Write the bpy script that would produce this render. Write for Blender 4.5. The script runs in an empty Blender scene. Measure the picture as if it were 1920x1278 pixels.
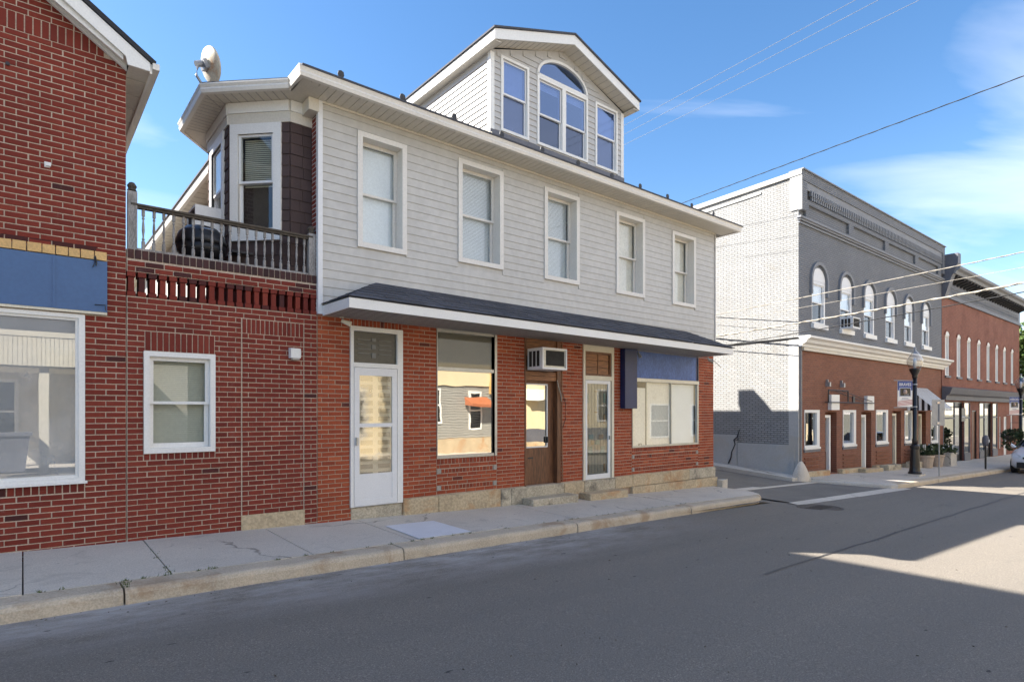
import bpy, bmesh, math, random
import numpy as np
from mathutils import Vector, Matrix
random.seed(11)
S = bpy.context.scene
COL = S.collection
D = 8.676            # distance from the camera to the building line (m)
R = math.radians

# ---------------------------------------------------------------- camera
cam_d = bpy.data.cameras.new('camera')
cam_d.sensor_width = 36.0
cam_d.lens = 1121.0 / 1920.0 * 36.0
cam_d.shift_y = (771.0 - 639.0) / 1920.0
cam_d.clip_end = 3000
cam_d.clip_start = 0.05
cam = bpy.data.objects.new('camera', cam_d)
COL.objects.link(cam)
cam.location = (0, 0, 1.9)
cam.rotation_euler = (R(90), 0, R(-39.2917))
S.camera = cam

# ---------------------------------------------------------------- sky, sun, exposure
SUN_EL = 39.4
SUN_AZ = (-0.74, 0.67)                      # towards the sun, in plan
S.view_settings.view_transform = 'Standard'
S.view_settings.look = 'None'
S.view_settings.gamma = 1.0
S.view_settings.use_curve_mapping = False
S.view_settings.exposure = 3.14
sun_d = bpy.data.lights.new('sun', 'SUN')
sun_d.energy = 2.0
sun_d.angle = R(0.55)
sun_d.color = (1.0, 0.94, 0.85)
sun = bpy.data.objects.new('sun', sun_d)
COL.objects.link(sun)
ce = math.cos(R(SUN_EL))
sun.rotation_euler = Vector((SUN_AZ[0] * ce, SUN_AZ[1] * ce, math.sin(R(SUN_EL)))).to_track_quat('Z', 'Y').to_euler()
sun.location = (-20, 20, 30)

W = bpy.data.worlds.new('World')
S.world = W
W.use_nodes = True
nt = W.node_tree
nt.nodes.clear()
def N(t, kind, **kw):
    n = t.nodes.new(kind)
    for k, v in kw.items():
        if k in n.inputs.keys(): n.inputs[k].default_value = v
        else: setattr(n, k, v)
    return n
def wmath(op, a, b=None, clamp=False):
    n = nt.nodes.new('ShaderNodeMath'); n.operation = op; n.use_clamp = clamp
    for i, v in enumerate((a, b)):
        if v is None: continue
        if isinstance(v, (int, float)): n.inputs[i].default_value = v
        else: nt.links.new(v, n.inputs[i])
    return n.outputs[0]
sky = N(nt, 'ShaderNodeTexSky', sky_type='NISHITA', sun_disc=False)
sky.sun_elevation = R(SUN_EL)
sky.sun_rotation = math.atan2(SUN_AZ[0], SUN_AZ[1])
sky.altitude = 200; sky.air_density = 1.0; sky.dust_density = 0.3; sky.ozone_density = 2.4
tc = N(nt, 'ShaderNodeTexCoord')
sep = N(nt, 'ShaderNodeSeparateXYZ'); nt.links.new(tc.outputs['Generated'], sep.inputs[0])
zz = wmath('ADD', wmath('MAXIMUM', sep.outputs[2], 0.0), 0.12)
cx_ = wmath('DIVIDE', sep.outputs[0], zz); cy_ = wmath('DIVIDE', sep.outputs[1], zz)
# wisps drawn out along one wind direction
wu = wmath('ADD', wmath('MULTIPLY', cx_, 0.55), wmath('MULTIPLY', cy_, -0.35))
wv = wmath('ADD', wmath('MULTIPLY', cx_, 0.80), wmath('MULTIPLY', cy_, 1.25))
comb = N(nt, 'ShaderNodeCombineXYZ'); nt.links.new(wu, comb.inputs[0]); nt.links.new(wv, comb.inputs[1])
nz = N(nt, 'ShaderNodeTexNoise', Scale=1.25, Detail=6.0, Roughness=0.50, Distortion=0.7)
nt.links.new(comb.outputs[0], nz.inputs['Vector'])
nz2 = N(nt, 'ShaderNodeTexNoise', Scale=0.5, Detail=2.0, Roughness=0.5)
nt.links.new(comb.outputs[0], nz2.inputs['Vector'])
# more cirrus added unseen behind the camera, brightening the shaded fronts; thin elsewhere
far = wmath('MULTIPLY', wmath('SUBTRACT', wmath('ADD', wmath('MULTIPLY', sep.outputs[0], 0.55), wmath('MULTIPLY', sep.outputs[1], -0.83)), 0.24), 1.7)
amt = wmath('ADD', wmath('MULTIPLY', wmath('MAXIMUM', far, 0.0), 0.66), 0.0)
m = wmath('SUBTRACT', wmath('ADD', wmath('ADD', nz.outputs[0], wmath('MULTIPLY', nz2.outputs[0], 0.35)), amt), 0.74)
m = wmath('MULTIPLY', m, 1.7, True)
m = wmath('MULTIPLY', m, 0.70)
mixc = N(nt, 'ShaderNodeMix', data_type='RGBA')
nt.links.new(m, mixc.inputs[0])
hs = N(nt, 'ShaderNodeHueSaturation', Saturation=1.24, Value=0.43)
nt.links.new(sky.outputs[0], hs.inputs['Color'])
tint = N(nt, 'ShaderNodeMix', data_type='RGBA', blend_type='MULTIPLY'); tint.inputs[0].default_value = 1.0
nt.links.new(hs.outputs[0], tint.inputs[6]); tint.inputs[7].default_value = (1.10, 0.94, 0.88, 1)
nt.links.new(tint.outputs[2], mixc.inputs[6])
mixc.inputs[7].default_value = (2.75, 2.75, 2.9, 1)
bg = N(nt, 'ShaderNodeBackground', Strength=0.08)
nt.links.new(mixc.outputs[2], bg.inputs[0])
wo = N(nt, 'ShaderNodeOutputWorld')
nt.links.new(bg.outputs[0], wo.inputs[0])

# ---------------------------------------------------------------- materials
def newmat(name):
    m_ = bpy.data.materials.new(name); m_.use_nodes = True
    t = m_.node_tree; t.nodes.clear()
    out = t.nodes.new('ShaderNodeOutputMaterial')
    p = t.nodes.new('ShaderNodeBsdfPrincipled')
    t.links.new(p.outputs[0], out.inputs[0])
    return m_, t, p, out
def noise(t, vec, scale, detail=4, rough=.55, dist=0):
    n = N(t, 'ShaderNodeTexNoise', Scale=scale, Detail=detail, Roughness=rough, Distortion=dist)
    if vec is not None: t.links.new(vec, n.inputs['Vector'])
    return n.outputs[0]
def ramp(t, fac, stops):
    r = t.nodes.new('ShaderNodeValToRGB')
    e = r.color_ramp.elements
    while len(e) < len(stops): e.new(0.5)
    for i, (p_, c) in enumerate(stops):
        e[i].position = p_
        e[i].color = (*c, 1) if len(c) == 3 else c
    t.links.new(fac, r.inputs[0])
    return r.outputs[0]
def posvec(t, sc=None):
    g = t.nodes.new('ShaderNodeNewGeometry')
    v = g.outputs['Position']
    if sc:
        mp = N(t, 'ShaderNodeVectorMath', operation='MULTIPLY'); t.links.new(v, mp.inputs[0]); mp.inputs[1].default_value = sc
        v = mp.outputs[0]
    return v
def mixcol(t, fac, a, b, blend='MIX'):
    n = N(t, 'ShaderNodeMix', data_type='RGBA', blend_type=blend)
    for i, v in ((0, fac), (6, a), (7, b)):
        if isinstance(v, (int, float)): n.inputs[i].default_value = v
        elif isinstance(v, tuple): n.inputs[i].default_value = (*v, 1)
        else: t.links.new(v, n.inputs[i])
    return n.outputs[2]
def bump(t, p, h, dist=.004, strength=.6):
    b = N(t, 'ShaderNodeBump', Strength=strength, Distance=dist)
    t.links.new(h, b.inputs['Height']); t.links.new(b.outputs[0], p.inputs['Normal'])
def sc(c, k): return tuple(min(1, x * k) for x in c)
def mat(name, col, rough=.6, var=.12, scale=3.0, fine=40, bmp=.0, dist=.003, metal=0, stain=None, stretch=None, spec=.5, grime=0.0):
    m_, t, p, out = newmat(name)
    v = posvec(t, stretch)
    a = noise(t, v, scale, 5, .6)
    b = noise(t, v, fine, 3, .6)
    c = ramp(t, a, [(.3, sc(col, 1 - var)), (.7, sc(col, 1 + var))])
    c = mixcol(t, .30, c, ramp(t, b, [(.38, sc(col, 1 - var * 2.6)), (.62, sc(col, 1 + var * 2.6))]))
    if stain:
        s = noise(t, v, scale * .6, 6, .65, .6)
        c = mixcol(t, ramp(t, s, [(.54, (0, 0, 0)), (.66, (stain[1],) * 3)]), c, stain[0])
    t.links.new(c, p.inputs['Base Color'])
    p.inputs['Roughness'].default_value = rough
    p.inputs['Metallic'].default_value = metal
    p.inputs['Specular IOR Level'].default_value = spec
    if bmp: bump(t, p, b, dist, bmp)
    return m_
def brickmat(name, dark, mid, light, black):
    m_, t, p, out = newmat(name)
    at = N(t, 'ShaderNodeAttribute', attribute_name='tone')
    v = posvec(t)
    c = ramp(t, at.outputs['Fac'], [(0, black), (.10, black), (.16, dark), (.55, mid), (1, light)])
    n1 = noise(t, v, 30, 5, .7)
    c = mixcol(t, ramp(t, n1, [(.35, (0, 0, 0)), (.75, (.38,) * 3)]), c, sc(dark, .72))
    n2 = noise(t, v, .9, 4, .6)
    c = mixcol(t, ramp(t, n2, [(.5, (0, 0, 0)), (.72, (.5,) * 3)]), c, sc(mid, .62))
    n4 = noise(t, v, 7, 5, .7)
    c = mixcol(t, ramp(t, n4, [(.62, (0, 0, 0)), (.80, (.22,) * 3)]), c, (.42, .36, .31))
    t.links.new(c, p.inputs['Base Color'])
    p.inputs['Roughness'].default_value = .82
    p.inputs['Specular IOR Level'].default_value = .3
    n3 = noise(t, v, 160, 3, .6)
    bump(t, p, n3, .003, .7)
    return m_
def texbrick(name, c1, c2, mortar, w=.208, h=.0677, ms=.012, axis='x', worn=None, dist=.006, strength=.8, squash=.35):
    """brick courses as relief, for walls too far away to tell the bricks apart"""
    m_, t, p, out = newmat(name)
    g = t.nodes.new('ShaderNodeNewGeometry')
    s_ = t.nodes.new('ShaderNodeSeparateXYZ'); t.links.new(g.outputs['Position'], s_.inputs[0])
    cb = t.nodes.new('ShaderNodeCombineXYZ')
    t.links.new(s_.outputs[0 if axis == 'x' else 1], cb.inputs[0]); t.links.new(s_.outputs[2], cb.inputs[1])
    wob = N(t, 'ShaderNodeVectorMath', operation='MULTIPLY_ADD')
    wn = N(t, 'ShaderNodeTexNoise', Scale=9.0); t.links.new(cb.outputs[0], wn.inputs['Vector'])
    t.links.new(wn.outputs['Color'], wob.inputs[0]); wob.inputs[1].default_value = (.014, .012, 0); t.links.new(cb.outputs[0], wob.inputs[2])
    b = N(t, 'ShaderNodeTexBrick', Scale=1.0)
    b.inputs['Brick Width'].default_value = w; b.inputs['Row Height'].default_value = h; b.inputs['Mortar Size'].default_value = ms
    b.inputs['Mortar Smooth'].default_value = .3; b.inputs['Bias'].default_value = -.2
    b.inputs['Color1'].default_value = (*c1, 1); b.inputs['Color2'].default_value = (*c2, 1); b.inputs['Mortar'].default_value = (*mortar, 1)
    t.links.new(wob.outputs[0], b.inputs['Vector'])
    v = posvec(t)
    n1 = noise(t, v, 1.1, 5, .6)
    c = mixcol(t, ramp(t, n1, [(.42, (0, 0, 0)), (.75, (squash,) * 3)]), b.outputs['Color'], sc(c1, .62))
    if worn:
        n2 = noise(t, v, .8, 7, .7, .8)
        c = mixcol(t, ramp(t, n2, [(.60, (0, 0, 0)), (.68, (worn[1],) * 3)]), c, worn[0])
    n5 = noise(t, v, 14, 4, .6)
    c = mixcol(t, ramp(t, n5, [(.5, (0, 0, 0)), (.8, (.3,) * 3)]), c, sc(c2, .7))
    t.links.new(c, p.inputs['Base Color'])
    p.inputs['Roughness'].default_value = .8; p.inputs['Specular IOR Level'].default_value = .3
    h1 = N(t, 'ShaderNodeMath', operation='MULTIPLY_ADD'); h1.inputs[1].default_value = -1.0
    t.links.new(b.outputs['Fac'], h1.inputs[0])
    n3 = noise(t, v, 40, 4, .6); t.links.new(n3, h1.inputs[2])
    bump(t, p, h1.outputs[0], dist, strength)
    return m_
def glassmat(name, refl=.10, tint=(.92, .95, .95), gloss=(1, 1, 1), rough=.0, wave=0.0, wscale=3):
    m_, t, p, out = newmat(name)
    t.nodes.remove(p)
    tr = N(t, 'ShaderNodeBsdfTransparent'); tr.inputs[0].default_value = (*tint, 1)
    gl = N(t, 'ShaderNodeBsdfGlossy'); gl.inputs[0].default_value = (*gloss, 1); gl.inputs['Roughness'].default_value = rough
    fr = N(t, 'ShaderNodeFresnel'); fr.inputs['IOR'].default_value = 1.5
    ad = N(t, 'ShaderNodeMath', operation='ADD', use_clamp=True); ad.inputs[1].default_value = refl
    t.links.new(fr.outputs[0], ad.inputs[0])
    gb = t.nodes.new('ShaderNodeNewGeometry')
    fb = N(t, 'ShaderNodeMath', operation='SUBTRACT'); fb.inputs[0].default_value = 1.0; t.links.new(gb.outputs['Backfacing'], fb.inputs[1])
    mu = N(t, 'ShaderNodeMath', operation='MULTIPLY'); t.links.new(ad.outputs[0], mu.inputs[0]); t.links.new(fb.outputs[0], mu.inputs[1])
    ad = mu
    if wave:
        v = posvec(t); n = noise(t, v, wscale, 2, .5)
        b = N(t, 'ShaderNodeBump', Strength=1.0, Distance=wave); t.links.new(n, b.inputs['Height']); t.links.new(b.outputs[0], gl.inputs['Normal'])
    mx = t.nodes.new('ShaderNodeMixShader')
    t.links.new(ad.outputs[0], mx.inputs[0]); t.links.new(tr.outputs[0], mx.inputs[1]); t.links.new(gl.outputs[0], mx.inputs[2])
    t.links.new(mx.outputs[0], out.inputs[0])
    return m_

M_ = {}
M_['brick_left'] = brickmat('brick_dark_red', (.142, .023, .015), (.198, .031, .019), (.258, .048, .027), (.055, .017, .016))
M_['brick_conn'] = brickmat('brick_deep_red', (.142, .024, .016), (.200, .032, .020), (.258, .049, .028), (.060, .020, .019))
M_['brick_main'] = brickmat('brick_orange_red', (.22, .044, .021), (.345, .070, .029), (.45, .115, .046), (.105, .030, .024))
M_['brick_black'] = brickmat('brick_dark_glazed', (.045, .022, .022), (.065, .030, .030), (.09, .035, .03), (.04, .02, .02))
M_['mortar_l'] = mat('mortar_cream', (.50, .405, .32), .9, .2, 4, 60, .6, .004)
M_['mortar_m'] = mat('mortar_buff', (.44, .33, .245), .9, .2, 4, 60, .6, .004)
M_['white'] = mat('white_paint', (.76, .75, .72), .5, .05, 2, 50, .1, .001)
M_['white_v'] = mat('white_vinyl', (.72, .72, .72), .42, .04, 2, 50)
M_['cream'] = mat('cream_paint', (.68, .63, .50), .6, .08, 3, 50)
M_['gutter'] = mat('white_aluminium', (.70, .67, .62), .4, .05, 1.4, 30)
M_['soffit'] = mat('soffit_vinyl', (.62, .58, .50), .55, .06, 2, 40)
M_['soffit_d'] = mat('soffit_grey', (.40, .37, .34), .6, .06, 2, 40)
M_['siding'] = mat('grey_vinyl_siding', (.505, .49, .46), .5, .06, 1.2, 9, .25, .006, stain=((.44, .42, .385), .4))
M_['siding_w'] = mat('white_vinyl_siding', (.47, .46, .445), .5, .04, 1.2, 25)
M_['shingle'] = mat('asphalt_shingle', (.045, .047, .058), .9, .35, 6, 160, .8, .004)
def shinglemat(name, col, var):
    m_, t, p, out = newmat(name)
    oi = t.nodes.new('ShaderNodeObjectInfo'); v = posvec(t)
    c = ramp(t, oi.outputs['Random'], [(0, sc(col, 1 - var)), (1, sc(col, 1 + var))])
    c = mixcol(t, .5, c, ramp(t, noise(t, v, 170, 3, .7), [(.35, sc(col, .45)), (.65, sc(col, 1.7))]))
    c = mixcol(t, ramp(t, noise(t, v, 1.6, 5, .6), [(.5, (0, 0, 0)), (.75, (.4,) * 3)]), c, sc(col, .6))
    t.links.new(c, p.inputs['Base Color']); p.inputs['Roughness'].default_value = .9
    bump(t, p, noise(t, v, 170, 3, .7), .004, .8)
    return m_
M_['shingle'] = shinglemat('asphalt_shingle', (.066, .069, .084), .42)
M_['shake_old'] = mat('brown_shake_board', (.060, .040, .038), .8, .30, 5, 60, .6, .004, stretch=(1, 1, .25))
M_['shake'] = shinglemat('brown_shake', (.068, .044, .041), .30)
M_['roofedge'] = mat('roof_edge', (.03, .03, .034), .9, .3, 5, 80, .5)
M_['stone'] = mat('sandstone', (.47, .375, .245), .9, .20, 2.2, 26, .8, .012, stain=((.42, .215, .085), .75))
M_['stone_g'] = mat('limestone_step', (.44, .385, .29), .9, .25, 2.6, 34, .8, .008, stain=((.10, .09, .075), .8))
M_['block'] = mat('concrete_block', (.33, .30, .26), .9, .2, 8, 60, .4)
M_['blue_panel'] = mat('blue_sign_panel', (.045, .112, .255), .30, .06, 1.2, 30)
M_['blue_wood'] = mat('blue_board', (.070, .135, .37), .55, .22, 2.4, 20, .3, .003, stretch=(1.6, 1, .8))
M_['navy'] = mat('navy_sign', (.006, .018, .085), .45, .25, 4, 60)
M_['yellow_tile'] = mat('yellow_tile', (.60, .37, .135), .45, .14, 5, 50)
M_['wood'] = mat('brown_wood', (.145, .060, .026), .5, .40, 3, 40, .3, .002, stretch=(1, 1, .12))
M_['wood_h'] = mat('stained_plank', (.235, .100, .040), .55, .35, 3, 40, .3, .002, stretch=(.15, 1, 1.5))
M_['wood_rail'] = mat('weathered_wood', (.27, .255, .245), .8, .30, 9, 80, .5, .003, stretch=(1, 1, .3), stain=((.10, .08, .065), .7))
M_['rail_top'] = mat('mossy_rail', (.075, .060, .045), .85, .30, 9, 60, .5, .003)
M_['alu'] = mat('dull_aluminium', (.42, .42, .40), .38, .1, 3, 40, metal=.6)
M_['darkmetal'] = mat('dark_metal', (.035, .035, .038), .5, .2, 6, 40, metal=.3)
M_['black'] = mat('black_gloss_paint', (.010, .010, .012), .32, .2, 6, 40)
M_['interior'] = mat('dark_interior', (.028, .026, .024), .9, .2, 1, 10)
M_['curtain'] = mat('pale_drape', (.40, .42, .40), .8, .1, 3, 30, stretch=(8, 1, .3))
M_['blind'] = mat('white_blind', (.74, .76, .78), .6, .05, 2, 30)
M_['blind_t'] = mat('tan_blind', (.47, .46, .37), .6, .05, 2, 30)
M_['shade_b'] = mat('buff_shade', (.135, .115, .082), .7, .12, 2, 60)
M_['paper'] = mat('white_window_paper', (.78, .72, .63), .7, .08, 1.1, 20, stain=((.60, .48, .34), .45))
M_['glass'] = glassmat('window_glass', .035, (.95, .97, .97))
M_['glass_hi'] = glassmat('storm_glass', .30, (.75, .78, .78), (1, .98, .95), 0, .0012, 1.6)
M_['glass_store'] = glassmat('shop_glass', .24, (.85, .88, .88), (1, 1, 1), 0, .0006, .9)
def painted_haze(name, base, amt, col):  # pale reflection haze painted over the glass as a diffuse layer
    m_ = M_[base].copy(); m_.name = name; t = m_.node_tree
    out = [n for n in t.nodes if n.type == 'OUTPUT_MATERIAL'][0]; src = out.inputs[0].links[0].from_socket
    df = t.nodes.new('ShaderNodeBsdfDiffuse'); df.inputs[0].default_value = (*col, 1)
    mx = t.nodes.new('ShaderNodeMixShader')
    t.links.new(ramp(t, noise(t, posvec(t), 1.4, 4, .6), [(.3, (amt * .5,) * 3), (.7, (amt * 1.4,) * 3)]), mx.inputs[0])
    t.links.new(src, mx.inputs[1]); t.links.new(df.outputs[0], mx.inputs[2]); t.links.new(mx.outputs[0], out.inputs[0])
    return m_
M_['glass_dorm'] = glassmat('dormer_glass', .20, (.60, .66, .80), (.44, .62, 1.0))
M_['glass_low'] = glassmat('lower_sash_glass', .10, (.55, .60, .70), (.6, .72, 1.0))
M_['glass_mirror'] = glassmat('reflective_film_glass', .60, (.5, .5, .5), (.80, .77, .69), 0.01, .0012, 1.6)
M_['glass_wavy'] = glassmat('wavy_plastic_glazing', .22, (.92, .92, .9), (1, .96, .88), 0.06, .0014, 4.0)
M_['glass_haze'] = painted_haze('painted_haze_shop_glass', 'glass_store', .26, (.70, .71, .72))
M_['glass_film'] = painted_haze('hazy_film_glass', 'glass_mirror', .14, (.62, .56, .46))
M_['lead'] = mat('lead_came', (.16, .16, .15), .5, .1, 8, 40)
M_['leadglass'] = mat('obscure_leaded_glass', (.165, .150, .115), .28, .16, 9, 90, .3, .002)
M_['leadglass_d'] = mat('dark_leaded_glass', (.050, .050, .044), .25, .25, 12, 90, .3, .002)
M_['stain_teal'] = mat('teal_stained_glass', (.06, .13, .12), .25, .2, 12, 80)
M_['stain_amber'] = mat('amber_stained_glass', (.15, .09, .04), .25, .2, 12, 80)
M_['grey_paint'] = texbrick('grey_painted_brick', (.200, .210, .230), (.224, .233, .254), (.140, .147, .162), dist=.008, strength=.9)
M_['grey_flat'] = mat('grey_trim_paint', (.21, .218, .236), .7, .10, 3, 40, .4, .003)
M_['white_brick'] = texbrick('white_painted_brick', (.31, .308, .30), (.36, .357, .35), (.16, .157, .152), axis='y', ms=.009, worn=((.24, .225, .20), .55), dist=.016, strength=1.0)
M_['white_flat'] = mat('white_masonry_paint', (.42, .415, .40), .8, .08, 2, 30, .4, .004, stain=((.42, .38, .32), .6))
M_['red_brick'] = texbrick('old_red_brick', (.205, .075, .046), (.285, .105, .060), (.215, .130, .092), axis='x', worn=((.30, .15, .10), .35))
M_['red_brick_2'] = texbrick('rusty_red_brick', (.215, .070, .045), (.285, .098, .062), (.275, .150, .110), axis='x', worn=((.35, .19, .135), .5), squash=.7)
M_['red_brick_y'] = texbrick('red_brick_side', (.15, .042, .028), (.21, .06, .036), (.42, .32, .25), axis='y')
M_['left_tex'] = texbrick('dark_red_brick_far', (.14, .033, .022), (.19, .045, .03), (.44, .345, .265), axis='x')
M_['slate'] = mat('slate_grey_paint', (.115, .118, .140), .55, .15, 3, 40, .3)
M_['concrete'] = mat('concrete_paving', (.58, .525, .445), .9, .13, 1.3, 55, .6, .004, stain=((.40, .36, .305), .6))
def paving():
    m_, t, p, out = newmat('concrete_paving'); v = posvec(t); col = (.58, .525, .445)
    c = ramp(t, noise(t, v, .9, 5, .6), [(.3, sc(col, .84)), (.7, sc(col, 1.10))])
    c = mixcol(t, .45, c, ramp(t, noise(t, v, 70, 4, .8), [(.38, sc(col, .55)), (.5, col), (.62, sc(col, 1.3))]))
    c = mixcol(t, ramp(t, noise(t, v, 2.3, 7, .7, .6), [(.56, (0, 0, 0)), (.66, (.45,) * 3)]), c, (.36, .32, .27))
    wv = N(t, 'ShaderNodeVectorMath', operation='MULTIPLY_ADD'); wn = N(t, 'ShaderNodeTexNoise', Scale=2.2, Detail=6.0)
    t.links.new(v, wn.inputs['Vector']); t.links.new(wn.outputs['Color'], wv.inputs[0]); wv.inputs[1].default_value = (.7, .7, 0); t.links.new(v, wv.inputs[2])
    vo = N(t, 'ShaderNodeTexVoronoi', feature='DISTANCE_TO_EDGE', Scale=.42); t.links.new(wv.outputs[0], vo.inputs['Vector'])
    k = N(t, 'ShaderNodeMath', operation='MULTIPLY'); t.links.new(ramp(t, vo.outputs['Distance'], [(.002, (1, 1, 1)), (.006, (0, 0, 0))]), k.inputs[0])
    t.links.new(ramp(t, noise(t, v, .55, 2, .5), [(.50, (0, 0, 0)), (.56, (.75,) * 3)]), k.inputs[1])
    c = mixcol(t, k.outputs[0], c, (.10, .09, .075))
    v2 = N(t, 'ShaderNodeTexVoronoi', Scale=2.6); t.links.new(v, v2.inputs['Vector'])
    c = mixcol(t, ramp(t, v2.outputs['Distance'], [(.035, (.6,) * 3), (.06, (0, 0, 0))]), c, (.20, .18, .155))
    t.links.new(c, p.inputs['Base Color']); p.inputs['Roughness'].default_value = .9
    bump(t, p, noise(t, v, 70, 4, .8), .004, .7)
    return m_
M_['concrete'] = paving()
M_['concrete_w'] = mat('new_concrete', (.66, .66, .68), .9, .06, 2, 70, .4, .002)
M_['curb'] = mat('curb_concrete', (.50, .42, .315), .92, .16, 2.6, 60, .7, .005, stain=((.27, .155, .07), .55))
M_['weed'] = mat('weed_green', (.075, .105, .030), .8, .4, 30, 60)
M_['leaf'] = mat('leaf_green', (.075, .125, .025), .7, .5, 1.6, 12)
M_['leaf_d'] = mat('leaf_dark', (.030, .052, .018), .7, .5, 3, 12)
M_['bark'] = mat('bark', (.09, .07, .05), .9, .3, 4, 30, .8, .01)
M_['terracotta'] = mat('stone_pot', (.43, .34, .26), .8, .12, 6, 50, .3)
M_['car'] = mat('white_car_paint', (.70, .71, .73), .18, .02, 2, 30)
M_['tyre'] = mat('tyre_rubber', (.018, .018, .018), .8, .1, 6, 40)
M_['carglass'] = mat('car_glass', (.012, .014, .017), .06, .05, 2, 20)
M_['chrome'] = mat('bright_metal', (.6, .6, .6), .2, .05, 3, 30, metal=1)
M_['lens'] = mat('lamp_lens', (.62, .63, .64), .15, .1, 20, 60)
M_['globe'] = glassmat('acorn_globe', .16, (.80, .80, .80), (.9, .9, .92), .35)
M_['steel'] = mat('galvanised_steel', (.33, .34, .355), .42, .10, 6, 50, metal=.5)
M_['rubber'] = mat('cable_black', (.016, .016, .017), .7, .3, 30, 60)
M_['cable_g'] = mat('cable_grey', (.33, .30, .25), .6, .35, 6, 60)
M_['grill'] = mat('black_grill_cover', (.012, .013, .017), .38, .3, 6, 40, .3)
M_['dish'] = mat('rusty_white_dish', (.60, .54, .43), .5, .12, 5.5, 30, stain=((.45, .22, .09), .9))
M_['iron'] = mat('cast_iron', (.055, .048, .042), .6, .3, 12, 60, .6, .004)
M_['tan_wall'] = mat('cream_stucco', (.68, .57, .37), .8, .08, 1.2, 40, .3)
M_['clap_grey'] = mat('grey_clapboard', (.33, .325, .30), .7, .06, 1.2, 30)
M_['orange'] = mat('orange_canvas', (.40, .12, .04), .8, .1, 3, 40)
M_['ground'] = mat('dry_ground', (.16, .15, .11), .95, .2, .2, 8, .4, .02)
def asphalt():
    m_, t, p, out = newmat('asphalt')
    v = posvec(t)
    c = ramp(t, noise(t, v, .35, 5, .6), [(.3, (.192, .169, .138)), (.7, (.242, .213, .174))])
    c = mixcol(t, .80, c, ramp(t, noise(t, v, 75, 5, .9), [(.37, (.06, .055, .05)), (.47, (.195, .172, .142)), (.56, (.23, .201, .165)), (.64, (.55, .49, .42))]))
    vs = posvec(t, (.35, 1.2, 1))
    c = mixcol(t, ramp(t, noise(t, vs, 1.3, 6, .7, .5), [(.62, (0, 0, 0)), (.69, (.55,) * 3)]), c, (.145, .132, .115))
    vt = posvec(t, (.03, .9, 1))
    c = mixcol(t, ramp(t, noise(t, vt, 1.0, 3, .6), [(.35, (0, 0, 0)), (.7, (.45,) * 3)]), c, (.150, .137, .120))
    # dust gathered along the gutter
    s_ = t.nodes.new('ShaderNodeSeparateXYZ'); t.links.new(posvec(t), s_.inputs[0])
    mr = N(t, 'ShaderNodeMapRange'); t.links.new(s_.outputs[1], mr.inputs[0])
    mr.inputs[1].default_value = 5.2; mr.inputs[2].default_value = 6.6; mr.inputs[3].default_value = 0; mr.inputs[4].default_value = 1
    mx = N(t, 'ShaderNodeMapRange'); t.links.new(s_.outputs[0], mx.inputs[0])
    mx.inputs[1].default_value = 10.0; mx.inputs[2].default_value = 6.0; mx.inputs[3].default_value = 0; mx.inputs[4].default_value = 1
    d0 = N(t, 'ShaderNodeMath', operation='MULTIPLY'); t.links.new(mr.outputs[0], d0.inputs[0]); t.links.new(mx.outputs[0], d0.inputs[1])
    d = N(t, 'ShaderNodeMath', operation='MULTIPLY'); t.links.new(d0.outputs[0], d.inputs[0])
    t.links.new(ramp(t, noise(t, posvec(t, (.4, 1, 1)), 2.6, 8, .75), [(.36, (0, 0, 0)), (.62, (1.0,) * 3)]), d.inputs[1])
    c = mixcol(t, d.outputs[0], c, (.46, .435, .41))
    # scuffs and oil spots
    vv = N(t, 'ShaderNodeTexVoronoi', Scale=1.7, Randomness=1.0)
    dv = N(t, 'ShaderNodeVectorMath', operation='MULTIPLY_ADD'); nn = N(t, 'ShaderNodeTexNoise', Scale=9.0)
    t.links.new(posvec(t, (1, 2.1, 1)), nn.inputs['Vector']); t.links.new(nn.outputs['Color'], dv.inputs[0]); dv.inputs[1].default_value = (.16, .1, 0)
    t.links.new(posvec(t, (1, 2.1, 1)), dv.inputs[2]); t.links.new(dv.outputs[0], vv.inputs['Vector'])
    c = mixcol(t, ramp(t, vv.outputs['Distance'], [(.035, (.8,) * 3), (.065, (0, 0, 0))]), c, (.022, .021, .022))
    t.links.new(c, p.inputs['Base Color'])
    p.inputs['Roughness'].default_value = .86
    p.inputs['Specular IOR Level'].default_value = .35
    bump(t, p, noise(t, v, 110, 3, .7), .005, .8)
    return m_
M_['asphalt'] = asphalt()
M_['asphalt_2'] = mat('patched_asphalt', (.165, .150, .130), .9, .2, 1.2, 120, .7, .005)
M_['seal'] = mat('tar_seal', (.05, .048, .047), .55, .3, 9, 60)

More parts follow.
